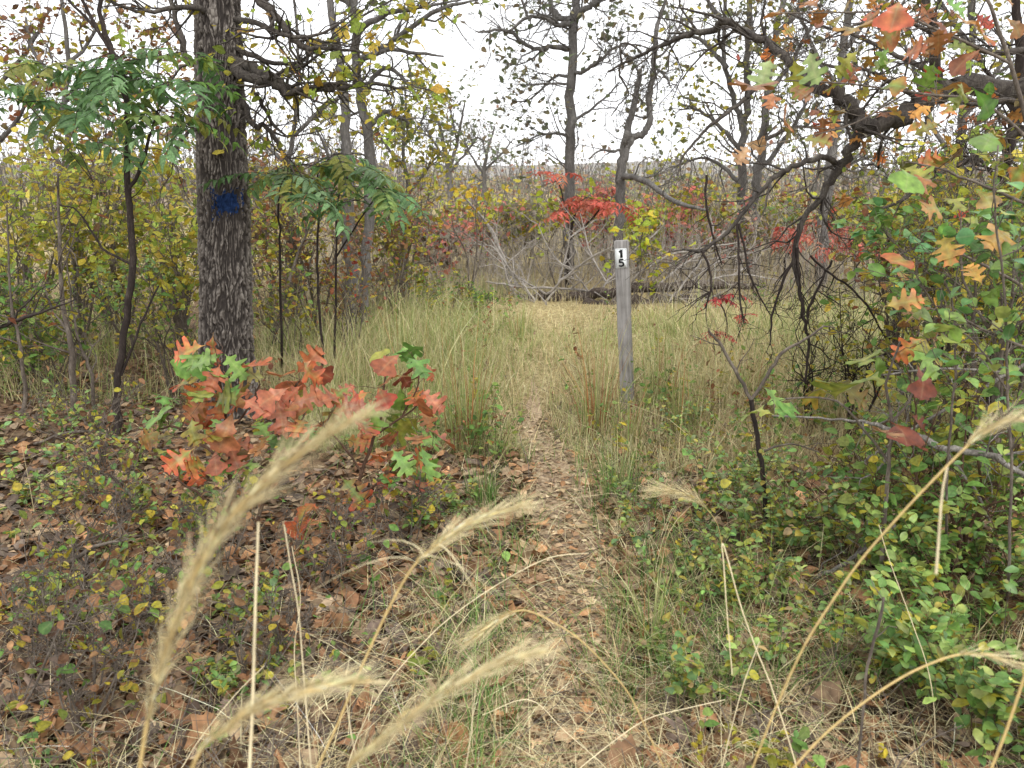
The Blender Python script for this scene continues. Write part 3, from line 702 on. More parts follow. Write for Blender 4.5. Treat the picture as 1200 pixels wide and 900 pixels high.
# ------------------------------------------------------------------ gnarled oak reaching in from the right
def gnarled():
    Y = 4.5
    b = np.array([W(1345, 500, Y)[0], Y + .15, 0.0]); b[2] = float(hgt(b[0], b[1]))
    t = thing('gnarled_oak', 'gnarled oak reaching in from the right edge with twisted black limbs', 'tree', b)
    TT = Tubes()
    P, R = smooth_poly([b + [0, 0, -.05], b + [-.02, 0, .8], b + [-.08, -.05, 1.6], b + [-.05, -.1, 2.4], b + [.1, 0, 3.4], b + [.2, .1, 4.6]], [.17, .145, .13, .11, .08, .04], 6, .1)
    TT.add(P, R, 14); TT.build('trunk', M_LIMB, t)
    specs = [
        [(1335, 150, 16, .05), (1270, 112, 14, 0), (1200, 104, 12.5), (1137, 101, 11.5), (1107, 103, 11, -.05), (1083, 120, 11, -.1), (1060, 133, 10, -.12), (1033, 144, 9.5, -.15), (1009, 149, 9, -.15), (1000, 131, 8.2, -.15), (987, 113, 7.5, -.15), (965, 102, 6.5, -.1), (942, 91, 5.5, 0), (925, 72, 4.6, .1), (900, 50, 4.2, .2), (884, 43, 3.9, .2), (868, 34, 3.8, .3), (850, 25, 4, .3), (836, 34, 3.6, .4), (815, 39, 3.2, .4), (800, 43, 2.8, .5), (775, 53, 2.2, .6), (752, 64, 1.9, .7), (735, 72, 1.4, .8), (712, 84, 1, .8)],
        [(1012, 148, 6.5, -.15), (1000, 168, 6, -.1), (988, 193, 5.2, -.05), (970, 218, 4.2), (956, 238, 3.4), (943, 254, 3), (934, 282, 2.6, -.05), (930, 305, 2.2, -.1), (936, 335, 1.9, -.1)],
        [(982, 196, 3.4), (972, 186, 3.4, -.1), (958, 185, 3.2, -.15), (938, 192, 3, -.2), (917, 201, 2.8, -.2), (897, 218, 2.6, -.25), (877, 240, 2.4, -.3), (860, 262, 2.3, -.3), (843, 280, 2.2, -.3), (820, 293, 2.4, -.35), (800, 292, 1, -.4)],
        [(1098, 108, 6.5, -.05), (1097, 80, 6, -.1), (1094, 40, 5.4, -.15), (1083, 2, 4.8, -.2), (1076, -50, 3.6, -.2), (1060, -120, 2.4, -.2)],
        [(887, 100, 2.6, .2), (876, 112, 2.4, .1), (864, 123, 2.2), (850, 134, 2, -.05), (828, 151, 1.8, -.1), (815, 166, 1.6, -.1), (800, 184, 1.4, -.1), (794, 205, 1, -.15)],
        [(752, 63, 1.3, .7), (741, 53, 1.2, .7), (727, 52, 1.2, .7), (728, 72, 1.3, .7), (726, 88, 1.2, .7), (737, 108, 1, .7), (728, 120, .8, .7), (716, 136, .6, .7)],
        [(1250, 108, 6, 0), (1205, 122, 4, -.3), (1180, 118, 3, -.4), (1150, 122, 2.4, -.5), (1120, 118, 1.6, -.6)],
        [(1290, 90, 6, 0), (1230, 55, 4.5, -.2), (1170, 62, 3.4, -.3), (1110, 45, 2.6, -.4), (1050, 22, 2, -.5), (1000, 30, 1.4, -.6), (960, 50, .8, -.6)],
        [(1080, 120, 3.4, -.1), (1050, 100, 2.6, -.2), (1010, 80, 2, -.3), (975, 78, 1.4, -.3), (945, 66, .9, -.3)],
        [(1105, 104, 4, 0), (1090, 84, 3, .3), (1040, 60, 2.4, .5), (1000, 40, 2, .7), (960, 30, 1.4, .8), (920, 14, 1, .9)],
        [(1280, 120, 5, .2), (1200, 150, 4, .3), (1130, 190, 2.8, .3), (1090, 208, 2.4, .2), (1060, 232, 2, .1), (1030, 246, 1.4, 0)],
        [(1330, 40, 7, 0), (1240, -60, 5, -.2), (1130, -120, 3.6, -.4), (1020, -150, 2, -.5)],
    ]
    A = []
    cnt = [46, 14, 16, 14, 12, 10, 13, 22, 15, 18, 15, 12]
    for k, s in enumerate(specs):
        P, R = limb(s, Y, 4, .28)
        TL = Tubes(); TL.add(P, R, 10 if k < 4 else 7)
        AA = []
        kill = (lambda q: q[0] < 1.35 and False)
        sprout(TL, AA, P, R, cnt[k], .36 if k != 0 else .46, 1 if k in (2, 4, 5) else 2, .34, -.04, .18, .45, 3, .0016)
        TL.build('limb', M_LIMB, t); A += AA if k not in (2, 4, 5, 1) else []
    L = Leaves()
    A = np.array(A); A = A[(A[:, 0] > 1.25)]
    L.scatter(T_OAK, pick(A, .022), .09, pal((186, 112, 62), (170, 120, 66), ((120, 128, 60), (190, 120, 60)), (150, 96, 60), (190, 134, 72), (128, 130, 64), (178, 76, 56)), .02, .5)
    L.scatter(T_SIMPLE, pick(A, .06), .05, P_OLIVE + P_RUST, .02, .4)
    L.build('foliage', M_GLOSSY, t)
    # the drooping broken tangle below the limb
    hang = [
        [(936, 262, 2), (930, 300, 1.8), (918, 330, 1.6), (905, 372, 1.4), (902, 405, .8)],
        [(934, 290, 2.2), (936, 330, 2.2), (940, 355, 2.2), (944, 385, 2), (948, 400, 1.8), (946, 430, 1.4), (944, 450, .8)],
        [(975, 305, 1.4), (962, 330, 1.4), (950, 356, 1.6), (946, 372, 1.6)],
        [(950, 300, 1.4), (975, 322, 1.4), (1000, 340, 1.3), (1020, 365, 1.2), (1040, 400, .9)],
        [(828, 205, 1.5, .3), (827, 235, 1.4, .3), (832, 262, 1.3, .3), (838, 285, 1.1, .3), (846, 310, .8, .3)],
        [(822, 293, 1.7, -.3), (832, 318, 1.5, -.3), (833, 340, 1.4, -.3), (826, 362, .8, -.3)],
        [(864, 262, 1.5, -.3), (866, 300, 1.3, -.3), (867, 345, 1.2, -.3), (872, 380, .8, -.3)],
        [(866, 262, 1.5, -.3), (876, 310, 1.3, -.3), (886, 340, 1.1, -.3), (905, 372, .7, -.3)],
    ]
    for s in hang:
        P, R = limb(s, Y - .1, 4, .4)
        TL = Tubes(); TL.add(P, R, 6); sprout(TL, [], P, R, 8, .2, 1, .34, -.03, .15, .6, 3, .0014); TL.build('dead_twig', M_DARKTWIG, t)
gnarled()

px_tree('slender_tree', 'dark slender stem standing at the right edge behind the yellow leaves', 5.6,
        [[(1168, 470, 5), (1160, 380, 5), (1165, 300, 5.4), (1172, 213, 6), (1183, 175, 6.4), (1190, 127, 6), (1196, 60, 5), (1190, -20, 4), (1200, -120, 2.4)]],
        [[(1180, 185, 3), (1200, 150, 2.4), (1230, 130, 1.6)], [(1188, 130, 3), (1160, 90, 2.4, .2), (1140, 60, 1.6, .3)], [(1172, 215, 2.4), (1150, 190, 1.8), (1120, 180, 1.1)]],
        leaf=(.22, .07), palette=P_YELLOW + P_OLIVE, twig=(.4, 2, 3), nsp=8, tspr=10, mat_=M_DARKTWIG)

# ------------------------------------------------------------------ shrubs
def shrub(name, label, px, Y, wpx, top, palette, leaf=.045, nst=6, dens=1.0, mat_=M_TWIG, tmpl=T_SIMPLE, group=None, cat='shrub', lv=1, bare=.0, spread=.04, lean=.35, kids=5, frac=.75, sep=1.0):
    """a shrub whose stems spread to width wpx and reach the picture height top"""
    b = W(px, 300, Y); b[2] = float(hgt(b[0], Y)); H = W(px, top, Y)[2] - b[2]; w = wpx / F * Y * .5
    t = thing(name, label, cat, b, group)
    T = Tubes(); A = []
    rmin = .001 + .00016 * Y
    for k in range(nst):
        az = rng.uniform(0, 2 * PI); rr = rng.uniform(.15, 1) ** .7
        tip = b + np.array([math.cos(az) * w * rr, math.sin(az) * w * rr * .8, H * rng.uniform(.65, 1.0)])
        root = b + np.array([rng.normal(0, .07) * w, rng.normal(0, .06) * w, -.02])
        m1 = root * .6 + tip * .4 + np.array([rng.normal(0, .06), rng.normal(0, .06), H * .08]); m2 = root * .25 + tip * .75 + rng.normal(0, .05, 3)
        r0 = max(H * .0075, rmin * 2)
        P, R = smooth_poly([root, m1, m2, tip], [r0, r0 * .8, r0 * .5, rmin], 3, .3)
        T.add(P, R, 5)
        sprout(T, A, P, R, int(7 * dens), min(H * .26, .5), lv, .3, .06, .18, .6, kids, rmin, (.4, 1.1), 3)
    T.build('stems', mat_, t)
    A = pick(A, frac * (1 - bare))
    if len(A):
        A = A[A[:, 2] > b[2] + .04]
        L = Leaves(); L.scatter(tmpl, A, leaf, palette, spread, .3); L.build('foliage', M_LEAF, t)
    return t

G_TH = 'shrubs of the left thicket'
shrub('thicket_shrub', 'tall yellow-olive shrub at the left picture border', 8, 6.4, 210, 196, P_YELLOW + P_OLIVE + P_LIME[:2], .075, 6, 1.15, group=G_TH)
shrub('thicket_shrub', 'yellow-green shrub on several dark stems, left of the slim forked sumac', 75, 6.8, 190, 205, P_OLIVE + P_YELLOW, .075, 6, 1.15, M_TWIG, group=G_TH)
shrub('thicket_shrub', 'golden-leaved shrub directly behind the forked sumac stem', 140, 7.2, 190, 200, P_YELLOW + P_YELLOW + P_OLIVE + P_LIME[:2], .08, 6, 1.15, group=G_TH)
shrub('thicket_shrub', 'olive shrub filling the gap just left of the blazed oak', 205, 6.6, 150, 215, P_OLIVE + P_YELLOW + P_GREEN[:1], .075, 6, 1.15, M_TWIG, group=G_TH)
shrub('thicket_shrub', 'low dull-green shrub at the foot of the left thicket', 40, 5.8, 220, 320, P_GREEN + P_GREEN + P_OLIVE, .055, 9, 1.3, M_TWIG, group=G_TH)
shrub('thicket_shrub', 'sparse twiggy olive shrub between forked sumac and blazed oak', 190, 5.7, 150, 310, P_OLIVE + P_GREEN, .045, 6, 1.0, M_TWIG, group=G_TH)
shrub('thicket_shrub', 'rust and orange shrub just right of the blazed trunk', 318, 7.6, 120, 222, P_RUST + P_OLIVE + P_YELLOW, .055, 6, 1.3, group=G_TH)
shrub('thicket_shrub', 'reddish-brown shrub in front of the double-stemmed oak', 366, 8.0, 110, 228, P_RUST + P_BROWN + P_OLIVE, .055, 6, 1.2, group=G_TH)
shrub('thicket_shrub', 'yellow-green shrub close right of the double-stemmed oak', 462, 9.5, 100, 238, P_OLIVE + P_RUST[:2], .075, 6, 1.2, group=G_TH)
shrub('thicket_shrub', 'small maroon-leaved shrub beneath the right-hand green sumac fronds', 408, 7.2, 80, 262, P_RUST + pal((120, 48, 40), (150, 56, 44)), .05, 5, .7, group=G_TH, bare=.4)
shrub('thicket_shrub', 'deep olive shrub far back at the left border', -40, 8.5, 220, 205, P_OLIVE + P_YELLOW, .07, 6, 1.1, group=G_TH)
shrub('thicket_shrub', 'mustard shrub behind the gap between sumac and blazed trunk', 190, 9.2, 170, 190, P_YELLOW + P_RUST[:2], .075, 6, 1.15, group=G_TH)

shrub('thicket_shrub', 'tall airy yellow-green shrub reaching the skyline at the left border', 20, 7.6, 200, 118, P_OLIVE + P_YELLOW, .075, 6, 1.2, group=G_TH)
shrub('thicket_shrub', 'tall airy shrub with olive and rust leaves behind the sumac fork', 120, 8.4, 200, 112, P_OLIVE + P_YELLOW + P_RUST[:3], .075, 6, 1.2, group=G_TH)
shrub('thicket_shrub', 'tall airy olive shrub filling the sky gap left of the blazed trunk', 205, 7.8, 110, 128, P_OLIVE + P_YELLOW[:3], .075, 6, 1.1, group=G_TH)
shrub('thicket_shrub', 'tall olive and rust shrub right behind the right-hand green fronds', 345, 9.0, 130, 150, P_OLIVE + P_RUST + P_YELLOW[:2], .08, 6, 1.2, group=G_TH)
shrub('thicket_shrub', 'tall yellow-green shrub between the double-stemmed oak and the far trees', 470, 10.5, 100, 165, P_OLIVE + P_YELLOW + P_RUST[:1], .07, 6, 1.1, group=G_TH)
shrub('thicket_shrub', 'fresh green bush low at the left border behind the bare branch', 5, 6.0, 130, 372, P_GREEN + pal((126, 158, 62), (110, 150, 60)), .05, 7, 1.0, group=G_TH)
for (px, py, w, top, pl, lab) in ((395, 402, 90, 300, P_OLIVE + P_RUST, 'knee-high olive and rust shrub at the foot of the double-stemmed oak'), (340, 430, 100, 320, P_OLIVE + P_GREEN[:2] + P_RUST[:2], 'knee-high green shrub with rusty leaves right of the blazed trunk foot'),
                            (520, 372, 90, 318, P_OLIVE + P_GREEN, 'low green weedy shrub at the back of the meadow, left of the path end'), (560, 366, 60, 330, P_GREEN[:3] + P_LIME[:1], 'small fresh green shrub left of the log end'),
                            (440, 360, 90, 290, P_RUST + P_OLIVE, 'low rusty shrub left of the meadow, right of the double-stemmed oak')):
    g_ = G(px, py); shrub('meadow_shrub', lab, px, g_[1], w, top, pl, .045, 6, .9, M_TWIG, group='weedy shrubs along the meadow', frac=.6)
# thin dark stems standing in the thicket
for (sx, sy, ex, ey, r, lab) in ((86, 505, 68, 205, 4.2, 'thickest bare dark stem in the left thicket'), (30, 500, 8, 240, 2.6, 'thin leaning dark stem near the left border'),
                                 (112, 498, 78, 300, 2.4, 'short crooked stem left of the forked sumac'), (312, 418, 372, 240, 3.2, 'grey sapling leaning right beside the blazed oak')):
    base = G(sx, sy); Y = base[1]
    t = thing('bare_sapling', lab, 'sapling', base, 'bare stems among the left trees')
    P, R = smooth_poly([base - [0, 0, .03], W(sx * .75 + ex * .25 + 3, sy * .7 + ey * .3, Y), W(sx * .45 + ex * .55 - 4, sy * .45 + ey * .55, Y + .05), W(ex, ey, Y + .1)], np.array([r, r * .85, r * .6, r * .3]) / F * Y, 5, .4)
    T = Tubes(); T.add(P, R, 7); A = []; sprout(T, A, P, R, 9, .42, 1, .28, .02, .3, .6, 3, .0017); T.build('stem', M_TWIG, t)
    L = Leaves(); L.scatter(T_SIMPLE, pick(A, .25), .05, P_OLIVE + P_RUST, .02); L.build('foliage', M_LEAF, t)

# ------------------------------------------------------------------ sumacs
def frond(T, L, base, d, length, palette, ll=.085, droop=.5, pairs=9):
    d = nrm(d); n = 9
    pts = [np.array(base, float)]; dd = d.copy()
    for i in range(n - 1):
        dd = nrm(dd + np.array([0, 0, -droop / n * 1.4])); pts.append(pts[-1] + dd * length / (n - 1))
    pts = np.array(pts); T.add(pts, np.linspace(.0022, .0009, n), 4)
    side = nrm(np.cross(d, [0, 0, 1.])) if abs(d[2]) < .95 else np.array([1., 0, 0])
    roll = rng.normal(0, .35); A = palette[rng.integers(len(palette))]; gap = rng.random() < .35
    pos, dirs, ups, sz = [], [], [], []
    for k in range(pairs):
        f = .22 + .78 * k / (pairs - .5); x = f * (n - 1); i = min(int(x), n - 2); p = pts[i] * (1 - (x - i)) + pts[i + 1] * (x - i); tan = nrm(pts[i + 1] - pts[i])
        up = nrm(np.cross(side, tan)) * (1 if np.cross(side, tan)[2] > 0 else -1)
        for s in (-1, 1):
            if rng.random() < (.22 if gap else .05): continue
            pos.append(p); dirs.append(tan * .5 + s * side * (1 - abs(roll) * .3) + up * (-.25 + s * roll * .5) + rng.normal(0, .22, 3)); ups.append(up + rng.normal(0, .3, 3))
            sz.append(ll * (1.05 - .5 * abs(f - .5)) * rng.uniform(.85, 1.1))
    pos.append(pts[-1]); dirs.append(nrm(pts[-1] - pts[-2])); ups.append([0, 0, 1.]); sz.append(ll * .8)
    v = np.exp(rng.normal(0, .2, (len(pos), 1)))
    L.add(T_LANC, np.array(pos), np.array(dirs), np.array(ups), np.array(sz), A[0] * v, A[1] * v)

def sumac(name, label, stems, Y, heads, palette, flen=.36, ll=.085, pairs=9, nf=8, mat_=M_DARKTWIG, cat='sumac', group=None, dz=.3):
    b = G(*stems[0][0][:2]); 
    t = thing(name, label, cat, b, group)
    T = Tubes(); L = Leaves()
    for k, s in enumerate(stems):
        P, R = limb(s, Y, 4, .3)
        if k == 0: P[0] = b - [0, 0, .03]
        T.add(P, R, 7); sprout(T, [], P, R, 2, .2, 0, .25, .1, .4, .5, 2, .0018)
    SP = np.concatenate([p for k in T.g for p, r in T.g[k]])
    for (hx, hy, n, dy) in heads:
        c = W(hx, hy, Y + dy); j = SP[np.argmin(np.sum((SP - c) ** 2, 1))]; m_ = (j + c) / 2 + np.array([0, 0, .02])
        T.add(np.array([j, (j + m_) / 2, m_, (m_ + c) / 2, c]), np.full(5, .0022 + .0001 * Y), 4)
        for i in range(n if cat == 'sumac' and group else max(2, int(n * .85))):
            az = rng.uniform(0, 2 * PI); d = np.array([math.cos(az), math.sin(az), rng.uniform(-.1, .55)])
            frond(T, L, c, d, flen * rng.uniform(.75, 1.15), palette, ll, rng.uniform(.5, 1.1), pairs)
    T.build('stem', mat_, t); L.build('foliage', M_LEAF, t)
    return t

sumac('sumac', 'slim forked sumac with green feathery fronds, left of the blazed oak',
      [[(137, 520, 5), (138, 460, 4.4), (147, 370, 4.2), (157, 300, 4), (149, 225, 3.6), (150, 140, 3.2), (143, 80, 3.2), (132, 60, 3), (120, 30, 2.6), (117, -10, 2.2)],
       [(149, 228, 2.4), (165, 195, 2), (175, 160, 1.7), (183, 135, 1.2), (190, 110, .8)], [(143, 80, 2.4), (128, 55, 2), (108, 28, 1.8), (80, 0, 1.4), (60, -30, 1)],
       [(133, 62, 2.2), (118, 40, 2), (97, 0, 1.8), (85, -30, 1.2)], [(155, 310, 1.8), (120, 290, 1.4), (92, 248, 1), (70, 240, .8)], [(142, 440, 1.8), (165, 380, 1.4), (186, 335, 1)]],
      4.7, [(140, 90, 9, -.1), (108, 80, 7, 0), (182, 130, 7, -.2), (60, 110, 6, .1), (205, 95, 6, -.3), (95, 130, 5, -.2), (215, 60, 3, -.3), (228, 150, 4, -.3), (30, 120, 5, .1), (50, 75, 4, 0), (165, 70, 5, -.2), (85, 165, 3, 0)], P_SUMAC + P_GREEN[:1], .42, .105, 9)
sumac('sumac', 'green sumac with drooping fronds, right of the blazed oak',
      [[(330, 440, 1.7), (329, 340, 1.5), (328, 280, 1.3), (326, 240, 1.1), (332, 205, .8)], [(378, 430, 1.7), (373, 340, 1.5), (372, 290, 1.4), (374, 240, 1.3), (372, 205, 1)], [(392, 420, 1.5, .3), (394, 300, 1.3, .3), (396, 235, 1.2, .3), (410, 205, .8, .3)], [(395, 300, 1.2, .3), (420, 260, 1, .1), (445, 225, .8, 0)]],
      5.6, [(345, 200, 8, -.3), (372, 195, 8, -.2), (412, 200, 7, -.1), (392, 180, 5, .1), (325, 205, 4, -.4), (440, 222, 6, -.2), (365, 228, 4, -.5), (420, 235, 5, -.3)], P_SUMAC, .44, .108, 9, M_BROWNSTEM)
G_RS = 'red sumacs in and behind the meadow'
sumac('red_sumac', 'coral-red sumac spreading in front of the straight dark oak', [[(664, 338, 2), (668, 280, 1.8), (674, 250, 1.5)], [(668, 280, 1.5), (695, 255, 1.2), (705, 240, 1)], [(668, 275, 1.5), (662, 240, 1.2), (655, 215, .8)]], 11.6,
      [(690, 232, 10, 0), (705, 238, 9, -.2), (672, 238, 9, .1), (655, 205, 5, .2), (660, 250, 5, -.2), (722, 240, 5, -.2)], P_RED, .42, .11, 7, cat='sumac', group=G_RS)
sumac('red_sumac', 'small crimson sumac at the meadow edge below the hanging dead twigs', [[(846, 470, 2), (842, 430, 1.6), (836, 400, 1.2)], [(842, 430, 1.4), (852, 380, 1.1), (842, 350, .8)], [(842, 440, 1.2), (862, 400, 1), (872, 370, .8)]], 6.6,
      [(838, 392, 6, 0), (842, 350, 5, 0), (870, 372, 4, .1), (862, 345, 3, .1)], pal((176, 52, 56), (160, 44, 50), (190, 66, 66)), .17, .055, 6, group=G_RS)
sumac('red_sumac', 'tiny pink-red sumac seedling low beside the path, below the marker post', [[(783, 545, 1.6), (784, 530, 1.2)]], 4.6, [(782, 528, 7, 0)], pal((188, 70, 84), (200, 84, 92), (170, 56, 66)), .09, .032, 5, group=G_RS)
for (x_, y_, dep, lab, s_) in ((918, 268, 11.5, 'red sumac left of a pair, beyond the drooping dead limb', 6), (955, 262, 12.2, 'tall red sumac right of its paired neighbour, beyond the drooping limb', 8), (1000, 280, 11, 'red sumac between the drooping limb and the yellow oak leaves', 7),
                               (545, 262, 15, 'dusty pink sumac in the brush left of the bare dead branches', 6), (458, 248, 13, 'dull red sumac in the brush behind the right-hand green fronds', 5), (1030, 262, 12.6, 'brick-red sumac farthest right in the background brush', 6)):
    sumac('red_sumac', lab, [[(x_, y_ + 70, 1.6), (x_ + 3, y_ + 30, 1.4), (x_ - 4, y_, 1)], [(x_, y_ + 40, 1.2), (x_ + 18, y_ + 10, .9)]], dep, [(x_ - 4, y_, s_, 0), (x_ + 18, y_ + 8, s_, .1), (x_ - 16, y_ + 14, s_ // 2, .1)], P_RED + pal((190, 60, 66), (176, 96, 80)), .42, .12, 7, group=G_RS)

# ------------------------------------------------------------------ background brush
G_BG = 'shrubs in the far brush'
P_PINK = pal((204, 123, 107), (191, 107, 96), (215, 140, 118), (198, 132, 101), (182, 105, 96))
bg = [
    (565, 14.5, 90, 240, P_PINK[:3] + P_FARMIX + P_LIME[:2], 'dusty pink shrub in the brush left of the straight dark oak'),
    (712, 14.4, 100, 218, P_PINK + P_FARMIX[:2] + P_LIME[:2], 'broad coral-pink shrub between the straight oak and the forked dead tree'),
    (790, 13.5, 80, 240, P_PINK + P_OLIVE[:2] + P_LIME[:1], 'pink and olive shrub right of the forked dead tree foot'),
    (870, 12.6, 80, 250, P_PINK[:2] + P_FARMIX + P_OLIVE[:2], 'pinkish shrub right at the foot of the two close oaks'),
    (510, 13.0, 80, 268, P_PINK[:2] + P_FARMIX, 'faded pink shrub under the small far trees'),
    (430, 15, 90, 235, P_FARMIX + P_RUST[:2], 'brown-grey shrub in the far brush right of the double-stemmed oak'),
    (470, 19, 80, 236, P_GREY + P_FARMIX, 'grey-green shrub far behind the yellow-green one, left of the small trees'),
    (505, 16, 70, 246, P_RUST + P_FARMIX, 'rusty low shrub under the left small tree'),
    (548, 20, 80, 240, P_YELLOW + P_LIME, 'bright yellow shrub between the two small far trees'),
    (590, 17, 80, 243, P_LIME + P_OLIVE, 'lime-yellow shrub right of the two small far trees'),
    (618, 15, 70, 240, P_FARMIX + P_OLIVE, 'olive shrub left of the straight dark oak'),
    (640, 22, 90, 226, P_GREY + P_FARMIX, 'hazy grey shrub far behind the straight oak'),
    (690, 17, 90, 222, P_RUST + P_RED + P_OLIVE, 'mixed red and olive shrub behind the straight dark oak'),
    (745, 13.2, 70, 248, P_LIME, 'bright lime shrub directly above the marker post'),
    (775, 16, 90, 228, P_OLIVE + P_RUST, 'olive and rust shrub right of the forked dead tree'),
    (815, 18, 90, 222, P_YELLOW + P_FARMIX, 'mustard shrub left of the twin grey oaks'),
    (845, 14.5, 80, 240, P_OLIVE + P_RUST[:2], 'dull olive shrub at the foot of the twin grey oaks'),
    (905, 15.5, 90, 232, P_GREEN[:2] + P_FARMIX + P_OLIVE, 'green-olive shrub just right of the twin grey oaks'),
    (940, 17, 90, 228, P_RUST + P_YELLOW[:2], 'orange-rust shrub behind the paired red sumacs'),
    (985, 14, 100, 226, P_FARMIX + P_RED[:2] + P_OLIVE, 'mixed brown-red shrub behind the grey half-hidden oak'),
    (1030, 13, 90, 216, P_YELLOW + P_LIME[:1], 'pale yellow shrub in the right background'),
    (1075, 12, 110, 214, P_GREEN[:2] + P_OLIVE, 'green shrub in the right background behind the oak leaves'),
    (1130, 11, 120, 210, P_OLIVE + P_YELLOW, 'olive-gold shrub far right behind the dark slender stem'),
    (1185, 10.5, 110, 214, P_OLIVE + P_GREEN[:2], 'olive-green shrub at the right picture border'),
    (300, 13, 110, 225, P_FARMIX + P_RUST, 'brown shrub seen past the right side of the blazed trunk'),
]
for (px, Y, w, top, pl, lab) in bg:
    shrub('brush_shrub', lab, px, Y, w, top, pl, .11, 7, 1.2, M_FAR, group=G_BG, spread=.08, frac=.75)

shrub('redbud', 'yellow-leaved sapling with round leaves against the far hill', 548, 10.6, 60, 208, pal((196, 160, 50), (206, 176, 60), (180, 168, 60)), .085, 3, .5, M_TWIG, T_ROUND, cat='sapling', frac=.6)
shrub('redbud', 'lime-leaved sapling with round leaves right behind the marker post', 742, 9.8, 70, 242, P_LIME, .085, 4, .5, M_TWIG, T_ROUND, cat='sapling', frac=.6)
shrub('redbud', 'yellow-lime sapling with round leaves touching the straight dark oak', 658, 11.4, 40, 210, P_LIME + P_YELLOW[:2], .085, 3, .5, M_TWIG, T_ROUND, cat='sapling', frac=.6)

# far woods: one mass
def far_woods():
    reseed('far_woods')
    L = Leaves(); T = Tubes(); V = []
    n = 1500
    Y = rng.uniform(26, 130, n) ** 1.0; X = rng.uniform(-.85, .85, n) * Y
    for x, y in zip(X, Y):
        H = rng.uniform(1.2, 2.3) * (1 + (y - 26) / 180); q = x / y * F + 600
        if y > 40 and rng.random() < .35: H *= rng.uniform(1.3, 2.2)
        if (q < 470 or q > 860) and rng.random() < .6: H *= rng.uniform(1.4, 2.6)
        k = int(rng.integers(10, 22)); pl = [P_FARMIX, P_GREY, P_FARMIX, P_RUST, P_OLIVE, P_FARMIX][int(rng.integers(6))]
        c = np.array([x, y, 0]); p = c + rng.normal(0, 1, (k, 3)) * np.array([H * .5, H * .5, H * .22]) + np.array([0, 0, H * .55]); p[:, 2] = np.clip(p[:, 2], .1, H * 1.1)
        L.scatter(T_DIA, p, .16 + y * .0032, [(a * .9 + .05, b * .9 + .05) for a, b in pl], 0, .2, 1, .4)  # palettes lifted paler, painted brightening of the far brush's shaded side
        if rng.random() < .7:
            for _ in range(3):
                T.add(walk(c + rng.normal(0, .3, 3) * [1, 1, 0], nrm([rng.normal(0, .25), 0, 1]), H * rng.uniform(.8, 1.3), 5, .15, .1), np.linspace(.02, .008, 5) * (.6 + y * .02), 3)
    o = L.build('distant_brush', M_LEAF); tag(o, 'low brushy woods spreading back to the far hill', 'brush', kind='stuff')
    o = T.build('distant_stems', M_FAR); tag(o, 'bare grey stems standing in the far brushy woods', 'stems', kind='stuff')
far_woods()

# ------------------------------------------------------------------ grass and weeds
GR = np.array([lin(138, 152, 86), lin(154, 160, 102), lin(120, 142, 76), lin(146, 154, 90), lin(168, 168, 116)])
ST = np.array([lin(200, 186, 142), lin(216, 204, 162), lin(188, 172, 126), lin(206, 196, 154), lin(182, 158, 120)])
GN = np.array([lin(92, 130, 62), lin(108, 140, 70), lin(122, 148, 78), lin(84, 116, 58)])

def frust(n, y0, y1, pw=1.0, half=.96):
    """ground points spread evenly over picture rows"""
    v = rng.random(n); inv = (1 / y0) + (1 / y1 - 1 / y0) * v
    Y = 1 / inv; X = rng.uniform(-1, 1, n) * (half * Y + .3)
    return X, Y

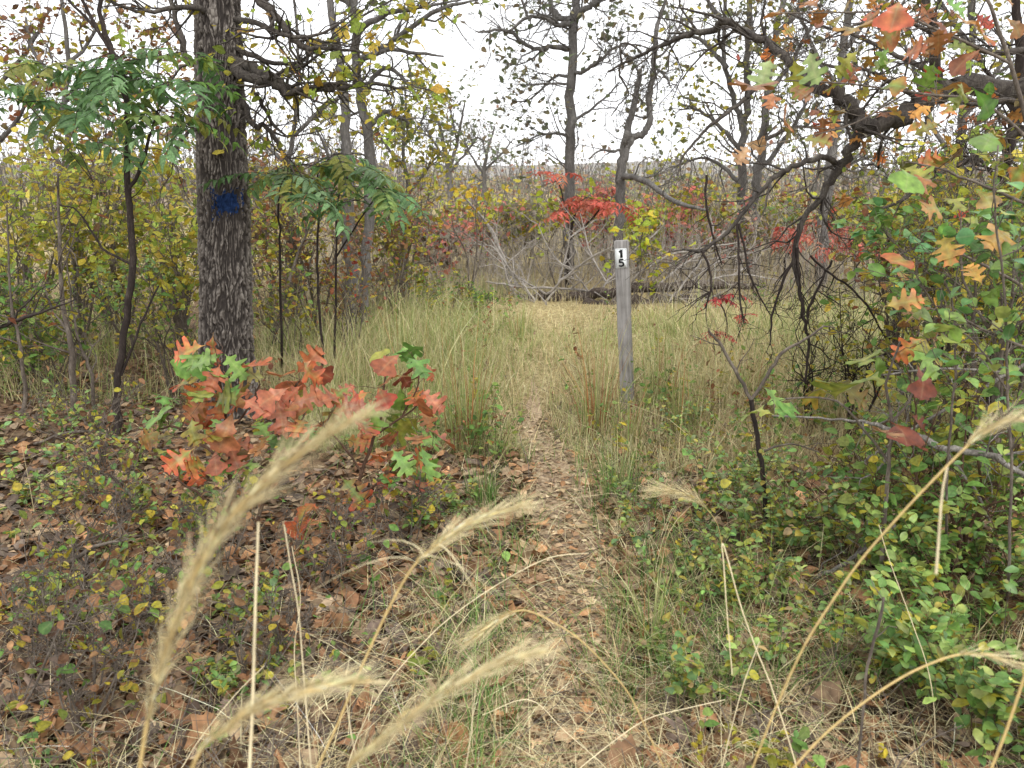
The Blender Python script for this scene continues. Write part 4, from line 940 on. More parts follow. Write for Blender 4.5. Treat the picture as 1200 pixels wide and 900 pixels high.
def meadow():
    reseed('meadow')
    B = Bl()
    n = 205000
    X, Y = frust(n, 4.2, 34)
    pn = vnoise(X * 1.1, Y * .8, 3, 2)
    keep = ((X > -1.25 - (Y - 5) * .28 + (pn - .5) * 1.2) | ((Y > 5.4) & (rng.random(n) < .5 * pn))) & (Y > 4.4 + np.clip(X - .9, 0, 3) * .35 + (pn - .5) * 1.4)
    off = np.abs(path_off(X, Y)); pw = np.interp(Y, _py, _pw)
    keep &= (off > pw * .9) | (rng.random(n) < np.clip((Y - 4.2) * .12, .04, .6)) | (Y > 7.5)
    keep &= rng.random(n) < np.clip(.5 + pn, 0, 1)
    X, Y = X[keep], Y[keep]; m = len(X)
    green = vnoise(X * .7 + 5, Y * .5, 0, 8) + .25 * np.exp(-((X + 1) ** 2)) - .35 * np.exp(-(path_off(X, Y) / .9) ** 2) - .22 * (X > 1.6) + rng.normal(0, .16, m)
    isg = green > .33
    c = np.where(isg[:, None], GR[rng.integers(0, len(GR), m)], ST[rng.integers(0, len(ST), m)])
    c2 = np.where((rng.random(m) < .5)[:, None], ST[rng.integers(0, len(ST), m)], c)
    near = np.exp(-(path_off(X, Y) / .85) ** 2) * (Y < 10.5)
    gy = (np.clip((Y - 10) / 3, 0, 1) * .75)[:, None]; dry = np.array([lin(160, 150, 134), lin(176, 164, 142), lin(146, 134, 118), lin(158, 140, 118)])[rng.integers(0, 4, m)]
    c = c * (1 - gy) + dry * gy; c2 = c2 * (1 - gy) + dry * gy
    low = 1 - np.clip((Y - 8.2) / 1.6, 0, 1) * .45 * (Y < 11.3) * np.clip((X + .9) / .7, 0, 1) * np.clip((4.0 - X) / .6, 0, 1)
    h = rng.gamma(4, .072, m) * (1 - .55 * near) * np.where(Y < 5.5, .75, 1.0) * np.where(Y > 8.5, .68, 1.0) * (.5 + 1.0 * vnoise(X * 1.7, Y * 1.2, 0, 77)) * low
    w = .0011 * (1 + .22 * Y) * rng.uniform(.7, 1.3, m)
    root = np.stack([X, Y, hgt(X, Y) - .01], -1)
    v = np.exp(rng.normal(0, .18, (m, 1)))
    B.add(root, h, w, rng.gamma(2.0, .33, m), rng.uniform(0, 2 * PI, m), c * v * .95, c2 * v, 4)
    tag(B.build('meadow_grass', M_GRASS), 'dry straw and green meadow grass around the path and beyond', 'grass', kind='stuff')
    # low grass beside the path and through the litter
    B = Bl(); n = 52000
    X, Y = frust(n, 1.5, 5.6)
    off = np.abs(path_off(X, Y)); pn = vnoise(X * 2.2, Y * 2.2, 0, 21)
    p = np.exp(-((off - .34) / .2) ** 2) * .9 + .5 * (X > .2) * (X < 1.6) * (Y > 2.1) + .04 + .35 * (Y > 4) * (X > -1)
    p = p * np.clip((pn - .35) * 3.2, 0.02, 1) * np.where(off < np.interp(Y, _py, _pw) * .6, .2, 1)
    keep = rng.random(n) < p; X, Y = X[keep], Y[keep]; m = len(X)
    a = rng.random(m); c = np.where((a < .5)[:, None], GN[rng.integers(0, len(GN), m)], np.where((a < .72)[:, None], GR[rng.integers(0, len(GR), m)], ST[rng.integers(0, len(ST), m)]))
    v = np.exp(rng.normal(0, .2, (m, 1)))
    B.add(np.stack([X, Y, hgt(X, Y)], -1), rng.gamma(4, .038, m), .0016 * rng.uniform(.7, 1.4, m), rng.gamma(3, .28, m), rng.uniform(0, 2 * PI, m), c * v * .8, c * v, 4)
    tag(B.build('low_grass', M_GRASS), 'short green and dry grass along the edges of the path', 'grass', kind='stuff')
    # flattened dry straw over the litter
    B = Bl(); n = 17000
    X, Y = frust(n, 1.4, 9)
    keep = rng.random(n) < np.where(X < -.6, .35, .9); X, Y = X[keep], Y[keep]; m = len(X)
    c = ST[rng.integers(0, len(ST), m)] * np.exp(rng.normal(0, .25, (m, 1)))
    root = np.stack([X, Y, hgt(X, Y) + rng.uniform(.004, .05, m)], -1)
    B.add(root, rng.uniform(.02, .10, m), .0009 * (1 + .15 * Y) * rng.uniform(.6, 1.3, m), rng.uniform(1.5, 5.5, m), rng.uniform(0, 2 * PI, m), c, c, 3, droop=.2)
    tag(B.build('dry_straw', M_STRAW), 'loose dry straw lying over path and litter', 'straw', kind='stuff')
meadow()

def weeds():
    reseed('weeds')
    T = Tubes()
    X, Y = frust(7000, 9.5, 26)
    for x, y in zip(X, Y):
        if x < -2.6 - (y - 9) * .2: continue
        if y < 10.3 and abs(path_off(x, y)) < .6: continue
        dens = vnoise(x * .5, y * .4, 0, 31)
        if rng.random() > dens * 1.5 - .1: continue
        h = rng.uniform(.5, 1.15) * (1 if y > 10 else .7)
        p = np.array([x, y, float(hgt(x, y))]); q = walk(p, nrm([rng.normal(0, .2), rng.normal(0, .2), 1]), h, 5, .12, .05)
        r = .0012 * (1 + .16 * y)
        T.add(q, np.linspace(r, r * .5, 5), 3)
        for _ in range(int(rng.integers(1, 5))):
            i = int(rng.integers(1, 5)); T.add(walk(q[i], nrm([rng.normal(0, .6), rng.normal(0, .6), .8]), h * rng.uniform(.15, .4), 4, .2, .05), np.linspace(r * .7, r * .35, 4), 3)
    tag(T.build('dry_weeds', M_WEED), 'dry grey weed stems standing in the far meadow', 'weeds', kind='stuff')
weeds()

# tall bunch grasses that stand out one by one
G_CL = 'tall grass clumps'
for (px, py, top, wpx, nb, red, lab) in (
        (545, 520, 350, 85, 130, .5, 'tall green-and-rust grass clump left of the path, opposite the marker post'),
        (492, 500, 335, 70, 70, .3, 'tall thin grass clump behind the red oak sapling'),
        (470, 440, 330, 80, 80, .1, 'green grass clump near the double-stemmed oak'),
        (700, 505, 356, 75, 100, .6, 'rust-tipped grass clump right at the left side of the marker post'),
        (770, 480, 362, 70, 110, .3, 'green grass clump close right of the marker post'),
        (735, 520, 445, 55, 70, .3, 'short grass clump hiding the foot of the marker post'),
        (800, 505, 400, 70, 100, .2, 'pale grass clump two steps right of the marker post'),
        (725, 575, 505, 80, 120, .0, 'low bright green grass tuft right of the path, below the post'),
        (565, 590, 520, 70, 110, .0, 'low green grass tuft left of the path bend'),
        (610, 400, 340, 50, 80, .2, 'grass clump at the far end of the path, left side'),
        (765, 755, 640, 60, 60, .2, 'wispy grass tuft on the right path edge near the camera'),
        (880, 470, 395, 60, 80, .1, 'straw-coloured clump behind the forked dark sapling')):
    b = G(px, py); Y = b[1]; H = W(px, top, Y)[2] - b[2]; w = wpx / F * Y * .5
    B = Bl(); m = nb
    az = rng.uniform(0, 2 * PI, m); rr = rng.random(m) ** .6 * w * .6
    root = np.stack([np.cos(az) * rr, np.sin(az) * rr, np.full(m, -.01)], -1)
    isr = rng.random(m) < red * .55
    c = np.where(isr[:, None], np.array([lin(150, 104, 66)]), GR[rng.integers(0, len(GR), m)] if red else GN[rng.integers(0, len(GN), m)])
    c2 = np.where(isr[:, None], np.array([lin(172, 128, 84)]), np.where((rng.random(m) < .35)[:, None], ST[rng.integers(0, len(ST), m)], c))
    v = np.exp(rng.normal(0, .2, (m, 1)))
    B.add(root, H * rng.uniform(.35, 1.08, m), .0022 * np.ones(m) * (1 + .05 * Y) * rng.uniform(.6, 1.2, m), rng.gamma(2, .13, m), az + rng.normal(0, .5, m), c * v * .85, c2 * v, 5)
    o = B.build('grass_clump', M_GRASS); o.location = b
    tag(o, lab, 'grass clump', G_CL)

# ------------------------------------------------------------------ leaf litter
def litter():
    reseed('litter')
    L = Leaves()
    for n, y0, y1, tm, s in ((900, 1.3, 2.3, T_CURL, .1), (7800, 1.35, 3.6, T_CURL, .085), (22000, 2.6, 8.5, T_SIMPLE, .075)):
        X, Y = frust(n, y0, y1)
        off = np.abs(path_off(X, Y)); pw = np.interp(Y, _py, _pw)
        d = np.where(X < -.3, 1.0, .85) * np.where(off < pw, np.where(Y < 2.2, .6, .28), 1.0)
        d = np.where((Y > 4.6) & (X > -1.1), d * .3, d)
        keep = rng.random(n) < d; X, Y = X[keep], Y[keep]; m = len(X); off = off[keep]; pw = pw[keep]
        pos = np.stack([X, Y, hgt(X, Y) + rng.uniform(.008, .035, m)], -1)
        az = rng.uniform(0, 2 * PI, m); dd = np.stack([np.cos(az), np.sin(az), rng.normal(.02, .22, m)], -1)
        up = rng.normal(0, .34, (m, 3)); up[:, 2] = np.where(rng.random(m) < .5, 1, -1) * 1.0
        cols = np.array([lin(118, 96, 76), lin(138, 114, 90), lin(96, 80, 68), lin(156, 132, 104), lin(128, 94, 68), lin(112, 96, 84), lin(166, 144, 116), lin(146, 108, 78), lin(110, 96, 84), lin(170, 126, 90), lin(154, 116, 82)])
        pale = np.array([lin(170, 146, 112), lin(186, 156, 122), lin(156, 122, 92), lin(176, 132, 92)])
        c = cols[rng.integers(0, len(cols), m)]; c = np.where((off < pw * 1.4)[:, None], pale[rng.integers(0, len(pale), m)], c)
        v = np.exp(rng.normal(-.13, .28, (m, 1)))
        sz = s * rng.uniform(.55, 1.3, m) * np.where(off < pw, .6, 1)
        L.add(tm, pos, dd, up, sz, c * v, c * v * .9)
    tag(L.build('leaf_litter', M_DRY), 'brown fallen oak leaves carpeting the forest floor', 'leaf litter', kind='stuff')
    # crumbled leaf bits and bark on the path
    L = Leaves(); n = 7000
    X, Y = frust(n, 1.35, 7)
    off = np.abs(path_off(X, Y)); keep = (off < np.interp(Y, _py, _pw) * 1.25) & (rng.random(n) < np.clip((5.8 - Y) / 1.6, 0, 1)); X, Y = X[keep], Y[keep]
    Xp = np.interp(rng.uniform(1.4, 7, 4500), _py, _px); 
    Y2 = 1 / rng.uniform(1 / 5.4, 1 / 1.4, 5500); X2 = np.interp(Y2, _py, _px) + rng.normal(0, .95, 5500) * np.interp(Y2, _py, _pw)
    X, Y = np.concatenate([X, X2]), np.concatenate([Y, Y2]); m = len(X)
    az = rng.uniform(0, 2 * PI, m)
    c = np.array([lin(168, 146, 114), lin(138, 114, 90), lin(188, 168, 136), lin(112, 94, 78), lin(156, 122, 88)])[rng.integers(0, 5, m)] * np.exp(rng.normal(0, .2, (m, 1)))
    L.add(T_DIA + T_SIMPLE, np.stack([X, Y, hgt(X, Y) + rng.uniform(.007, .018, m)], -1), np.stack([np.cos(az), np.sin(az), rng.normal(0, .15, m)], -1), rng.normal(0, .25, (m, 3)) + [0, 0, 1.], rng.uniform(.012, .045, m), c)
    tag(L.build('leaf_crumbs', M_DRY), 'crumbled dry leaf pieces scattered over the path', 'leaf litter', kind='stuff')
    # fine twigs lying and standing in the litter
    T = Tubes(); X, Y = frust(3400, 1.4, 6.5)
    for x, y in zip(X, Y):
        if x > -.4 and rng.random() < .5: continue
        a = rng.uniform(0, 2 * PI); z = float(hgt(x, y))
        q = walk([x, y, z + rng.uniform(.01, .05)], nrm([math.cos(a), math.sin(a), abs(rng.normal(.1, .45))]), rng.uniform(.06, .34), 5, .18, -.01)
        q[:, 2] = np.maximum(q[:, 2], z + .006)
        r = rng.uniform(.0008, .0026); T.add(q, np.linspace(r, r * .5, 5), 4)
    tag(T.build('twig_litter', M_TWIG), 'fine grey twigs strewn through the leaf litter', 'twigs', kind='stuff')
litter()

def forbs():
    reseed('forbs')
    L = Leaves(); T = Tubes()
    X, Y = frust(2600, 4.2, 11)
    for x, y in zip(X, Y):
        if x < -1.6 - (y - 5) * .3 or abs(float(path_off(x, y))) < .3 + .05 * max(0, y - 6): continue
        if rng.random() > vnoise(x * 1.1, y * .8, 0, 61) * 1.9 - .62: continue
        h = rng.uniform(.12, .45); b = np.array([x, y, float(hgt(x, y))])
        q = walk(b, nrm([rng.normal(0, .25), rng.normal(0, .25), 1]), h, 6, .12, 0); T.add(q, np.linspace(.0022, .001, 6), 3)
        k = int(rng.integers(6, 18)); f = rng.uniform(.25, 1, k) * 5; i = np.minimum(f.astype(int), 4); p = q[i] * (1 - (f - i))[:, None] + q[i + 1] * (f - i)[:, None]
        L.scatter(T_SIMPLE, p, rng.uniform(.025, .05), [P_GREEN, P_GREEN, P_OLIVE, P_GREEN, P_RUST][int(rng.integers(5))], .02, .05, 1, .6)
    tag(L.build('meadow_forbs', M_LEAF), 'small leafy weeds growing through the meadow grass', 'weeds', kind='stuff')
    tag(T.build('forb_stems', M_BROWNSTEM), 'thin stems of the leafy weeds in the meadow', 'weeds', kind='stuff')
forbs()

def cover():
    """small green seedlings spread over the floor"""
    reseed('cover')
    L = Leaves(); T = Tubes()
    X, Y = frust(3400, 1.5, 6)
    for x, y in zip(X, Y):
        o = abs(float(path_off(x, y)))
        if o < .38: continue
        dens = .42 if x > .5 else (.22 if x < -.25 else .26)
        if rng.random() > dens * (vnoise(x * 1.8, y * 1.8, 0, 44) * 2.2 - .3): continue
        b = np.array([x, y, float(hgt(x, y))]); h = rng.uniform(.05, .22)
        q = walk(b, nrm([rng.normal(0, .4), rng.normal(0, .4), 1]), h, 5, .15, 0); T.add(q, np.linspace(.0013, .0008, 5), 3)
        k = int(rng.integers(3, 9)); f = rng.uniform(.4, 1, k) * 4; i = np.minimum(f.astype(int), 3); p = q[i] * (1 - (f - i))[:, None] + q[i + 1] * (f - i)[:, None]
        L.scatter(T_OVAL if rng.random() < .5 else T_SIMPLE, p, rng.uniform(.016, .042), [P_GREEN, P_OLIVE, P_GREEN + P_OLIVE][int(rng.integers(3))], .006, .05, 1, .75)
    tag(L.build('ground_cover', M_LEAF), 'small green seedlings dotted over the forest floor', 'ground cover', kind='stuff')
    tag(T.build('seedling_stems', M_BROWNSTEM), 'thin brown stems of the forest floor seedlings', 'ground cover', kind='stuff')
cover()

# ------------------------------------------------------------------ green undergrowth shrubs, right
def coralberry(label, px, py, wpx, hpx, nst, leaf=.034, palette=None, name='coralberry_shrub', ov=None, lean=0):
    b = G(px, py); Y = b[1]; w = wpx / F * Y * .5; H = hpx / F * Y
    t = thing(name, label, 'shrub', b, 'green undergrowth shrubs'); ov = ov or (T_OVAL + T_SIMPLE)
    T = Tubes(); L = Leaves(); palette = palette or (P_GREEN + P_OLIVE[:3] + pal((130, 148, 72), (168, 152, 66), (96, 128, 72), (112, 120, 76), (140, 118, 78)))
    for _ in range(nst):
        az = rng.uniform(0, 2 * PI); d = nrm([math.cos(az) * .6 + lean, math.sin(az) * .6, 1.0])
        root = b + np.array([math.cos(az), math.sin(az), 0]) * w * rng.uniform(0, .55); root[2] = float(hgt(root[0], root[1])) - .01
        q = walk(root, d, H * rng.uniform(.6, 1.15), 8, .12, -.05); r = .0022
        T.add(q, np.linspace(r, r * .4, 8), 4)
        for br in range(int(rng.integers(1, 4))):
            i = int(rng.integers(2, 6)); q2 = walk(q[i], nrm(d + rng.normal(0, .7, 3)), H * .4, 6, .15, -.03); T.add(q2, np.linspace(r * .6, r * .3, 6), 3)
            for qq, k in ((q2, 8),):
                f = np.linspace(.2, 1, k) * (len(qq) - 1); ii = np.minimum(f.astype(int), len(qq) - 2); p = qq[ii] * (1 - (f - ii))[:, None] + qq[ii + 1] * (f - ii)[:, None]
                side = nrm(np.cross(nrm(qq[-1] - qq[0]), [0, 0, 1.]) + 1e-6)
                for s in (-1, 1):
                    m = rng.random(k) < .8; kk = m.sum()
                    if kk: 
                        pi = rng.integers(0, len(palette), kk); v = np.exp(rng.normal(0, .2, (kk, 1)))
                        L.add(ov, p[m], s * side + rng.normal(0, .3, (kk, 3)) + nrm(qq[-1] - qq[0]) * .4, rng.normal(0, .3, (kk, 3)) + [0, 0, 1], leaf * rng.uniform(.6, 1.2, kk), np.array([palette[x][0] for x in pi]) * v, np.array([palette[x][1] for x in pi]) * v)
        f = np.linspace(.35, 1, 10) * 7; ii = np.minimum(f.astype(int), 6); p = q[ii] * (1 - (f - ii))[:, None] + q[ii + 1] * (f - ii)[:, None]
        L.scatter(ov, np.concatenate([p, p]), leaf, palette, .008, .05, 1, .7)
    T.build('stems', M_BROWNSTEM, t); L.build('foliage', M_GLOSSY, t)

for a in (('leafy green shrub filling the bottom right corner of the picture', 1150, 850, 250, 210, 28, .04, P_GREEN + P_GREEN + P_OLIVE[:2]),
          ('green shrub behind the bottom right corner shrub, under the grey dead branch', 1120, 720, 230, 190, 26, .04, P_GREEN + P_GREEN + P_OLIVE[:2]),
          ('fresh green shrub at the right border, mid height', 1210, 700, 220, 250, 20, .044, P_GREEN + P_GREEN + P_YELLOW[:1]),
          ('green shrub under the left end of the grey dead branch', 990, 650, 170, 150, 14, .034),
          ('sparse green shrub round the forked dark sapling foot', 905, 640, 170, 140, 14, .036),
          ('low green patch right of the path, below the crimson seedling', 845, 590, 130, 100, 10, .03),
          ('green shrub with yellowing leaves beneath the grey stick', 1010, 790, 170, 130, 10, .03),
          ('thin green shrub just right of the trodden path, mid foreground', 900, 720, 150, 110, 10, .03),
          ('dense green shrub behind the grey dead branch, right side', 1090, 600, 200, 140, 16, .036),
          ('tall leafy green shrub against the right border above the dead branch', 1190, 560, 180, 230, 14, .042),
          ('small green shrub beside the low tuft right of the marker post', 815, 520, 90, 80, 8, .03),
          ('loose green shrub at the right path edge, in front of the bent dry stem', 790, 690, 130, 110, 7, .032),
          ('loose green shrub with yellow leaves right of the path, near the bottom', 830, 800, 150, 120, 7, .032),
          ('green sprig beside the brush-like rye head, right of the path', 760, 620, 90, 80, 6, .03),
          ('green sprig in the litter at the lower left, above the corner bush', 110, 720, 140, 90, 7, .034),
          ('green sprig low between the two lower rye heads', 300, 800, 120, 80, 5, .03),
          ('green sprig standing in the leaf litter, lower left border', 30, 610, 120, 90, 7, .035),
          ('green sprig in the litter below the red oak sapling', 190, 640, 130, 90, 8, .036),
          ('blue-green sprig between rye head and red sapling', 330, 720, 110, 80, 6, .03),
          ('green sprig at the left foot of the blazed oak', 130, 560, 130, 110, 8, .036),
          ('low green sprig left of the path bend, below the second red sapling', 520, 620, 120, 70, 8, .03),
          ('low dark green sprig at the left border beside the thicket', 20, 530, 140, 80, 7, .036)):
    coralberry(*a)

def sapling(label, name, Y, stems, leaves, size, palettes, mat_=M_BROWNSTEM, extra=0, cat='sapling', tm=T_OAK, depth=.16, base=None, mix=0.0):
    """a young oak whose leaves are set one by one: (px, py, palette key)"""
    b = G(*stems[0][0][:2]) if base is None else base
    t = thing(name, label, cat, b)
    T = Tubes(); allp = []; allr = []
    for k, s in enumerate(stems):
        P, R = limb(s, Y, 4, .4)
        if k == 0: P[0] = b - [0, 0, .02]
        T.add(P, R, 6); allp.append(P); allr.append(R)
    bp = np.concatenate(allp)
    L = Leaves()
    todo = list(leaves)
    for _ in range(extra):
        q = leaves[int(rng.integers(len(leaves)))]; todo.append((q[0] + rng.normal(0, 18), q[1] + rng.normal(0, 14), q[2]))
    for l in todo:
        x, y, key = l[:3]; sc = l[3] if len(l) > 3 else 1.0
        if rng.random() < mix: key = ('mgogmk' if size > .1 else 'mkygko')[int(rng.integers(6))]
        yy = Y + rng.normal(0, depth); c = W(x, y, yy)
        i = np.argmin(np.sum((bp - c) ** 2, 1) + .3 * (bp[:, 2] > c[2] + .05)); j = bp[i]
        sz = size * sc * rng.uniform(.82, 1.15)
        # heading: away from the twig, drooping, blade turned to the light and partly to the open side
        dv = nrm(nrm(c - j) * np.array([1, .6, .4]) + rng.normal(0, .45, 3) + np.array([0, -.15, -.3]))
        p0 = c - dv * sz * .5
        mid = (j + p0) / 2 + np.array([0, 0, .02]) + rng.normal(0, .012, 3)
        T.add(np.array([j, j * .5 + mid * .5 + rng.normal(0, .004, 3), mid, mid * .5 + p0 * .5 + rng.normal(0, .004, 3), p0 - dv * sz * .12]), np.linspace(.0016, .0009, 5), 4)
        a, bb = palettes[key][int(rng.integers(len(palettes[key])))]; v = math.exp(rng.normal(0, .15))
        L.add(tm, p0[None], dv, nrm(np.array([0, -.45, .8]) + rng.normal(0, .45, 3)), sz, a * v, bb * v)
    T.build('stems', mat_, t); L.build('foliage', M_GLOSSY, t)
    return t

PAL = {
    'r': pal(((167, 101, 63), (157, 84, 53)), ((181, 116, 84), (162, 87, 61)), ((141, 77, 46), (157, 92, 58)), ((174, 109, 73), (169, 92, 67)), ((133, 131, 65), (164, 90, 56)), ((159, 118, 63), (148, 82, 53))),
    'o': pal(((169, 120, 78), (158, 93, 61)), ((160, 108, 66), (148, 81, 50)), ((141, 93, 50), (155, 105, 65)), ((120, 114, 56), (158, 105, 61)), ((130, 100, 52), (147, 91, 49))),
    'g': pal(((102, 144, 64), (88, 124, 54)), ((120, 150, 66), (104, 134, 56)), ((94, 132, 62), (120, 146, 70))),
    'm': pal(((118, 138, 60), (190, 84, 56)), ((132, 134, 56), (180, 92, 54)), ((104, 128, 56), (172, 70, 50)), ((150, 130, 60), (198, 96, 66))),
    'y': pal(((186, 144, 60), (177, 120, 56)), ((172, 138, 56), (181, 129, 68))),
    't': pal(((173, 140, 101), (165, 126, 87)), ((158, 118, 84), (172, 131, 97))),
    'b': pal(((122, 62, 42), (104, 52, 38)), ((136, 72, 48), (110, 58, 42))),
    'k': pal(((150, 146, 62), (112, 128, 54)), ((126, 126, 50), (150, 108, 46))),
    'p': pal(((158, 172, 108), (132, 156, 88)), ((146, 164, 96), (176, 160, 92))),
}
sapling('red and orange young oak in front of the blazed trunk', 'oak_sapling', 3.25,
        [[(268, 620, 3.2), (270, 560, 2.8), (266, 510, 2.4), (262, 470, 2), (255, 430, 1.4)], [(300, 615, 2.6), (318, 560, 2.4), (332, 510, 2), (340, 465, 1.6), (352, 445, 1.1)], [(268, 545, 2), (235, 520, 1.6), (205, 500, 1.3), (180, 505, 1)], [(266, 505, 1.8), (290, 480, 1.4), (305, 450, 1)], [(330, 520, 1.5), (355, 490, 1.2), (372, 445, .9)],
         [(258, 600, 1.8), (220, 570, 1.4), (180, 545, 1)]],
        [(250, 413, 'm'), (236, 424, 'g'), (300, 428, 'r', 1.2), (292, 440, 'r'), (216, 428, 'm'), (272, 450, 'r'), (213, 448, 'r'), (192, 482, 'g', 1.2), (240, 460, 'r', 1.3), (262, 466, 'r', 1.2), (264, 506, 'o', 1.4), (280, 520, 'o'), (302, 478, 'r', 1.1), (320, 464, 'r'), (344, 448, 'r'), (354, 466, 'r', 1.1),
         (362, 436, 'm'), (376, 436, 'b', .8), (310, 505, 'g', 1.1), (256, 532, 'k', 1.1), (208, 540, 'k'), (184, 512, 'o'), (200, 548, 'm'), (228, 546, 'm'), (276, 540, 'r'), (292, 562, 'k'), (264, 552, 'g'), (350, 500, 'r'), (332, 520, 'r'), (222, 468, 'm'), (232, 440, 'k'), (252, 442, 'r'), (330, 440, 'o'), (285, 470, 'r'), (245, 490, 'r'), (225, 505, 'k'), (340, 480, 'o')],
        .128, PAL, extra=40, mix=.3)
sapling('second red-leaved young oak, nearer the path, with green centre leaves', 'oak_sapling', 3.3,
        [[(400, 635, 3), (412, 590, 2.6), (430, 540, 2.2), (446, 490, 1.8), (452, 440, 1.2)], [(412, 590, 2), (450, 560, 1.6), (480, 540, 1.2), (505, 535, .9)], [(440, 510, 1.6), (470, 490, 1.3), (495, 470, 1)], [(425, 555, 1.6), (400, 520, 1.2), (380, 500, .9)], [(470, 490, 1.2), (490, 450, 1), (486, 420, .8)]],
        [(446, 412, 'm'), (456, 424, 'g'), (484, 410, 'g'), (490, 426, 'g'), (506, 436, 'r', .7), (448, 464, 'm'), (480, 460, 'b'), (436, 480, 'r'), (414, 468, 'm'), (464, 490, 'r', 1.1), (474, 500, 'g', 1.3), (490, 512, 'g', 1.2), (500, 490, 'r'), (520, 516, 'r', 1.1), (440, 532, 'r', 1.1), (430, 545, 'r'), (474, 546, 'o', 1.4), (500, 545, 'r', 1.2), (460, 542, 'o'), (416, 578, 'm', 1.2), (374, 498, 'r', 1.1), (364, 506, 'r', .9),
         (396, 462, 'm', .8), (404, 458, 'r', .8), (486, 562, 'k'), (355, 602, 'm'), (470, 470, 'g'), (455, 515, 'r'), (452, 560, 'm'), (428, 500, 'm')],
        .126, PAL, extra=26, mix=.3)
sapling('young oak at the right with large olive and orange leaves by the dead branch', 'oak_sapling', 2.7,
        [[(1030, 720, 3), (1034, 640, 2.8), (1040, 560, 2.4), (1046, 500, 2), (1040, 450, 1.6), (1055, 400, 1.2)], [(1040, 540, 2), (1010, 500, 1.6), (980, 470, 1.4), (930, 466, 1.1), (895, 475, .8)], [(1044, 500, 1.8), (1070, 460, 1.4), (1090, 420, 1)]],
        [(1010, 420, 'k', 1.2), (1020, 442, 'k', 1.2), (984, 456, 'k', 1.6), (1000, 462, 'o', 1.1), (962, 454, 'k', 1.2), (886, 480, 'k', 1.1), (910, 470, 'g'), (1056, 502, 'b', 1.1), (1066, 520, 'b', 1.2), (1038, 508, 't'), (1078, 498, 'b'), (1064, 408, 'm', 1.1), (1092, 412, 'm', 1.3), (1088, 424, 'g'), (1082, 446, 'b'), (925, 480, 'g', .8), (1030, 430, 'g', .9)],
        .115, PAL, M_TWIG)
R_BASE = np.array([1.95, 2.75, float(hgt(1.95, 2.75))])
sapling('tall young oak on the right border with yellow, orange and green lobed leaves', 'oak_sapling', 2.8,
        [[(1262, 640, 4), (1250, 480, 3.6), (1240, 330, 3.2), (1215, 180, 2.6), (1180, 60, 2.2), (1140, -40, 1.6)], [(1243, 360, 2.4), (1190, 330, 2), (1130, 300, 1.6), (1080, 290, 1.2), (1050, 300, .9)], [(1228, 250, 2.2), (1170, 225, 1.8), (1110, 200, 1.5), (1065, 190, 1)], [(1212, 170, 2), (1150, 120, 1.7), (1080, 110, 1.4), (1010, 100, 1.1), (940, 95, .8), (890, 95, .6)],
         [(1185, 75, 1.8), (1110, 40, 1.5), (1040, 15, 1.2), (980, 15, .9), (915, 15, .7)], [(1246, 420, 2.2), (1180, 400, 1.7), (1120, 370, 1.3), (1080, 360, .9)], [(1060, 110, 1.1), (1010, 140, 1), (965, 155, .8), (890, 172, .6)]],
        [(985, 20, 'm', 1.5), (1000, 32, 'p', 1.3), (1050, 14, 'o', 1.2), (910, 14, 'o', 1.1), (880, 100, 'p', 1.6), (896, 88, 'p', 1.1), (934, 94, 'p', 1.4), (938, 108, 'g', .9), (964, 152, 'r', 1.2), (958, 164, 'r'), (984, 130, 'o', 1.1), (886, 170, 't', .9), (870, 182, 't', .9), (920, 142, 'o'), (1088, 92, 'g', 1.3), (1128, 112, 'y', 1.1), (1118, 102, 'o'), (1154, 120, 'o'), (1080, 128, 'm'), (1050, 132, 'o'),
         (1020, 68, 'o', 1.1), (1040, 44, 'o'), (1030, 90, 'r', .9), (990, 75, 'o'), (1064, 206, 'y', 1.3), (1084, 212, 'o', 1.2), (1096, 190, 'm', 1.2), (1060, 304, 'm', 1.3), (1110, 292, 'p', 1.2), (1142, 320, 'y', 1.3), (1186, 262, 'y', 1.5), (1174, 276, 't', 1.2), (1074, 364, 't'), (1096, 362, 'y', 1.2), (1062, 354, 'm', 1.1), (1130, 70, 'o'), (1180, 90, 'm'), (1190, 30, 'o'), (1150, 40, 'm'), (1100, 30, 'o'), (1070, 60, 'o'),
         (1195, 200, 'm'), (1140, 260, 'm'), (1155, 230, 'g'), (1120, 235, 't'), (1020, 20, 'o'), (1120, 10, 'r'), (1160, 160, 'k'), (1195, 330, 'k'), (1160, 300, 'k'), (1165, 345, 'm'), (1010, 110, 'o', .9), (1045, 100, 'r', .8), (960, 20, 'm'), (1085, 150, 'k'), (1110, 165, 'o')],
        .09, PAL, M_TWIG, extra=26, base=R_BASE, depth=.3, mix=.55)

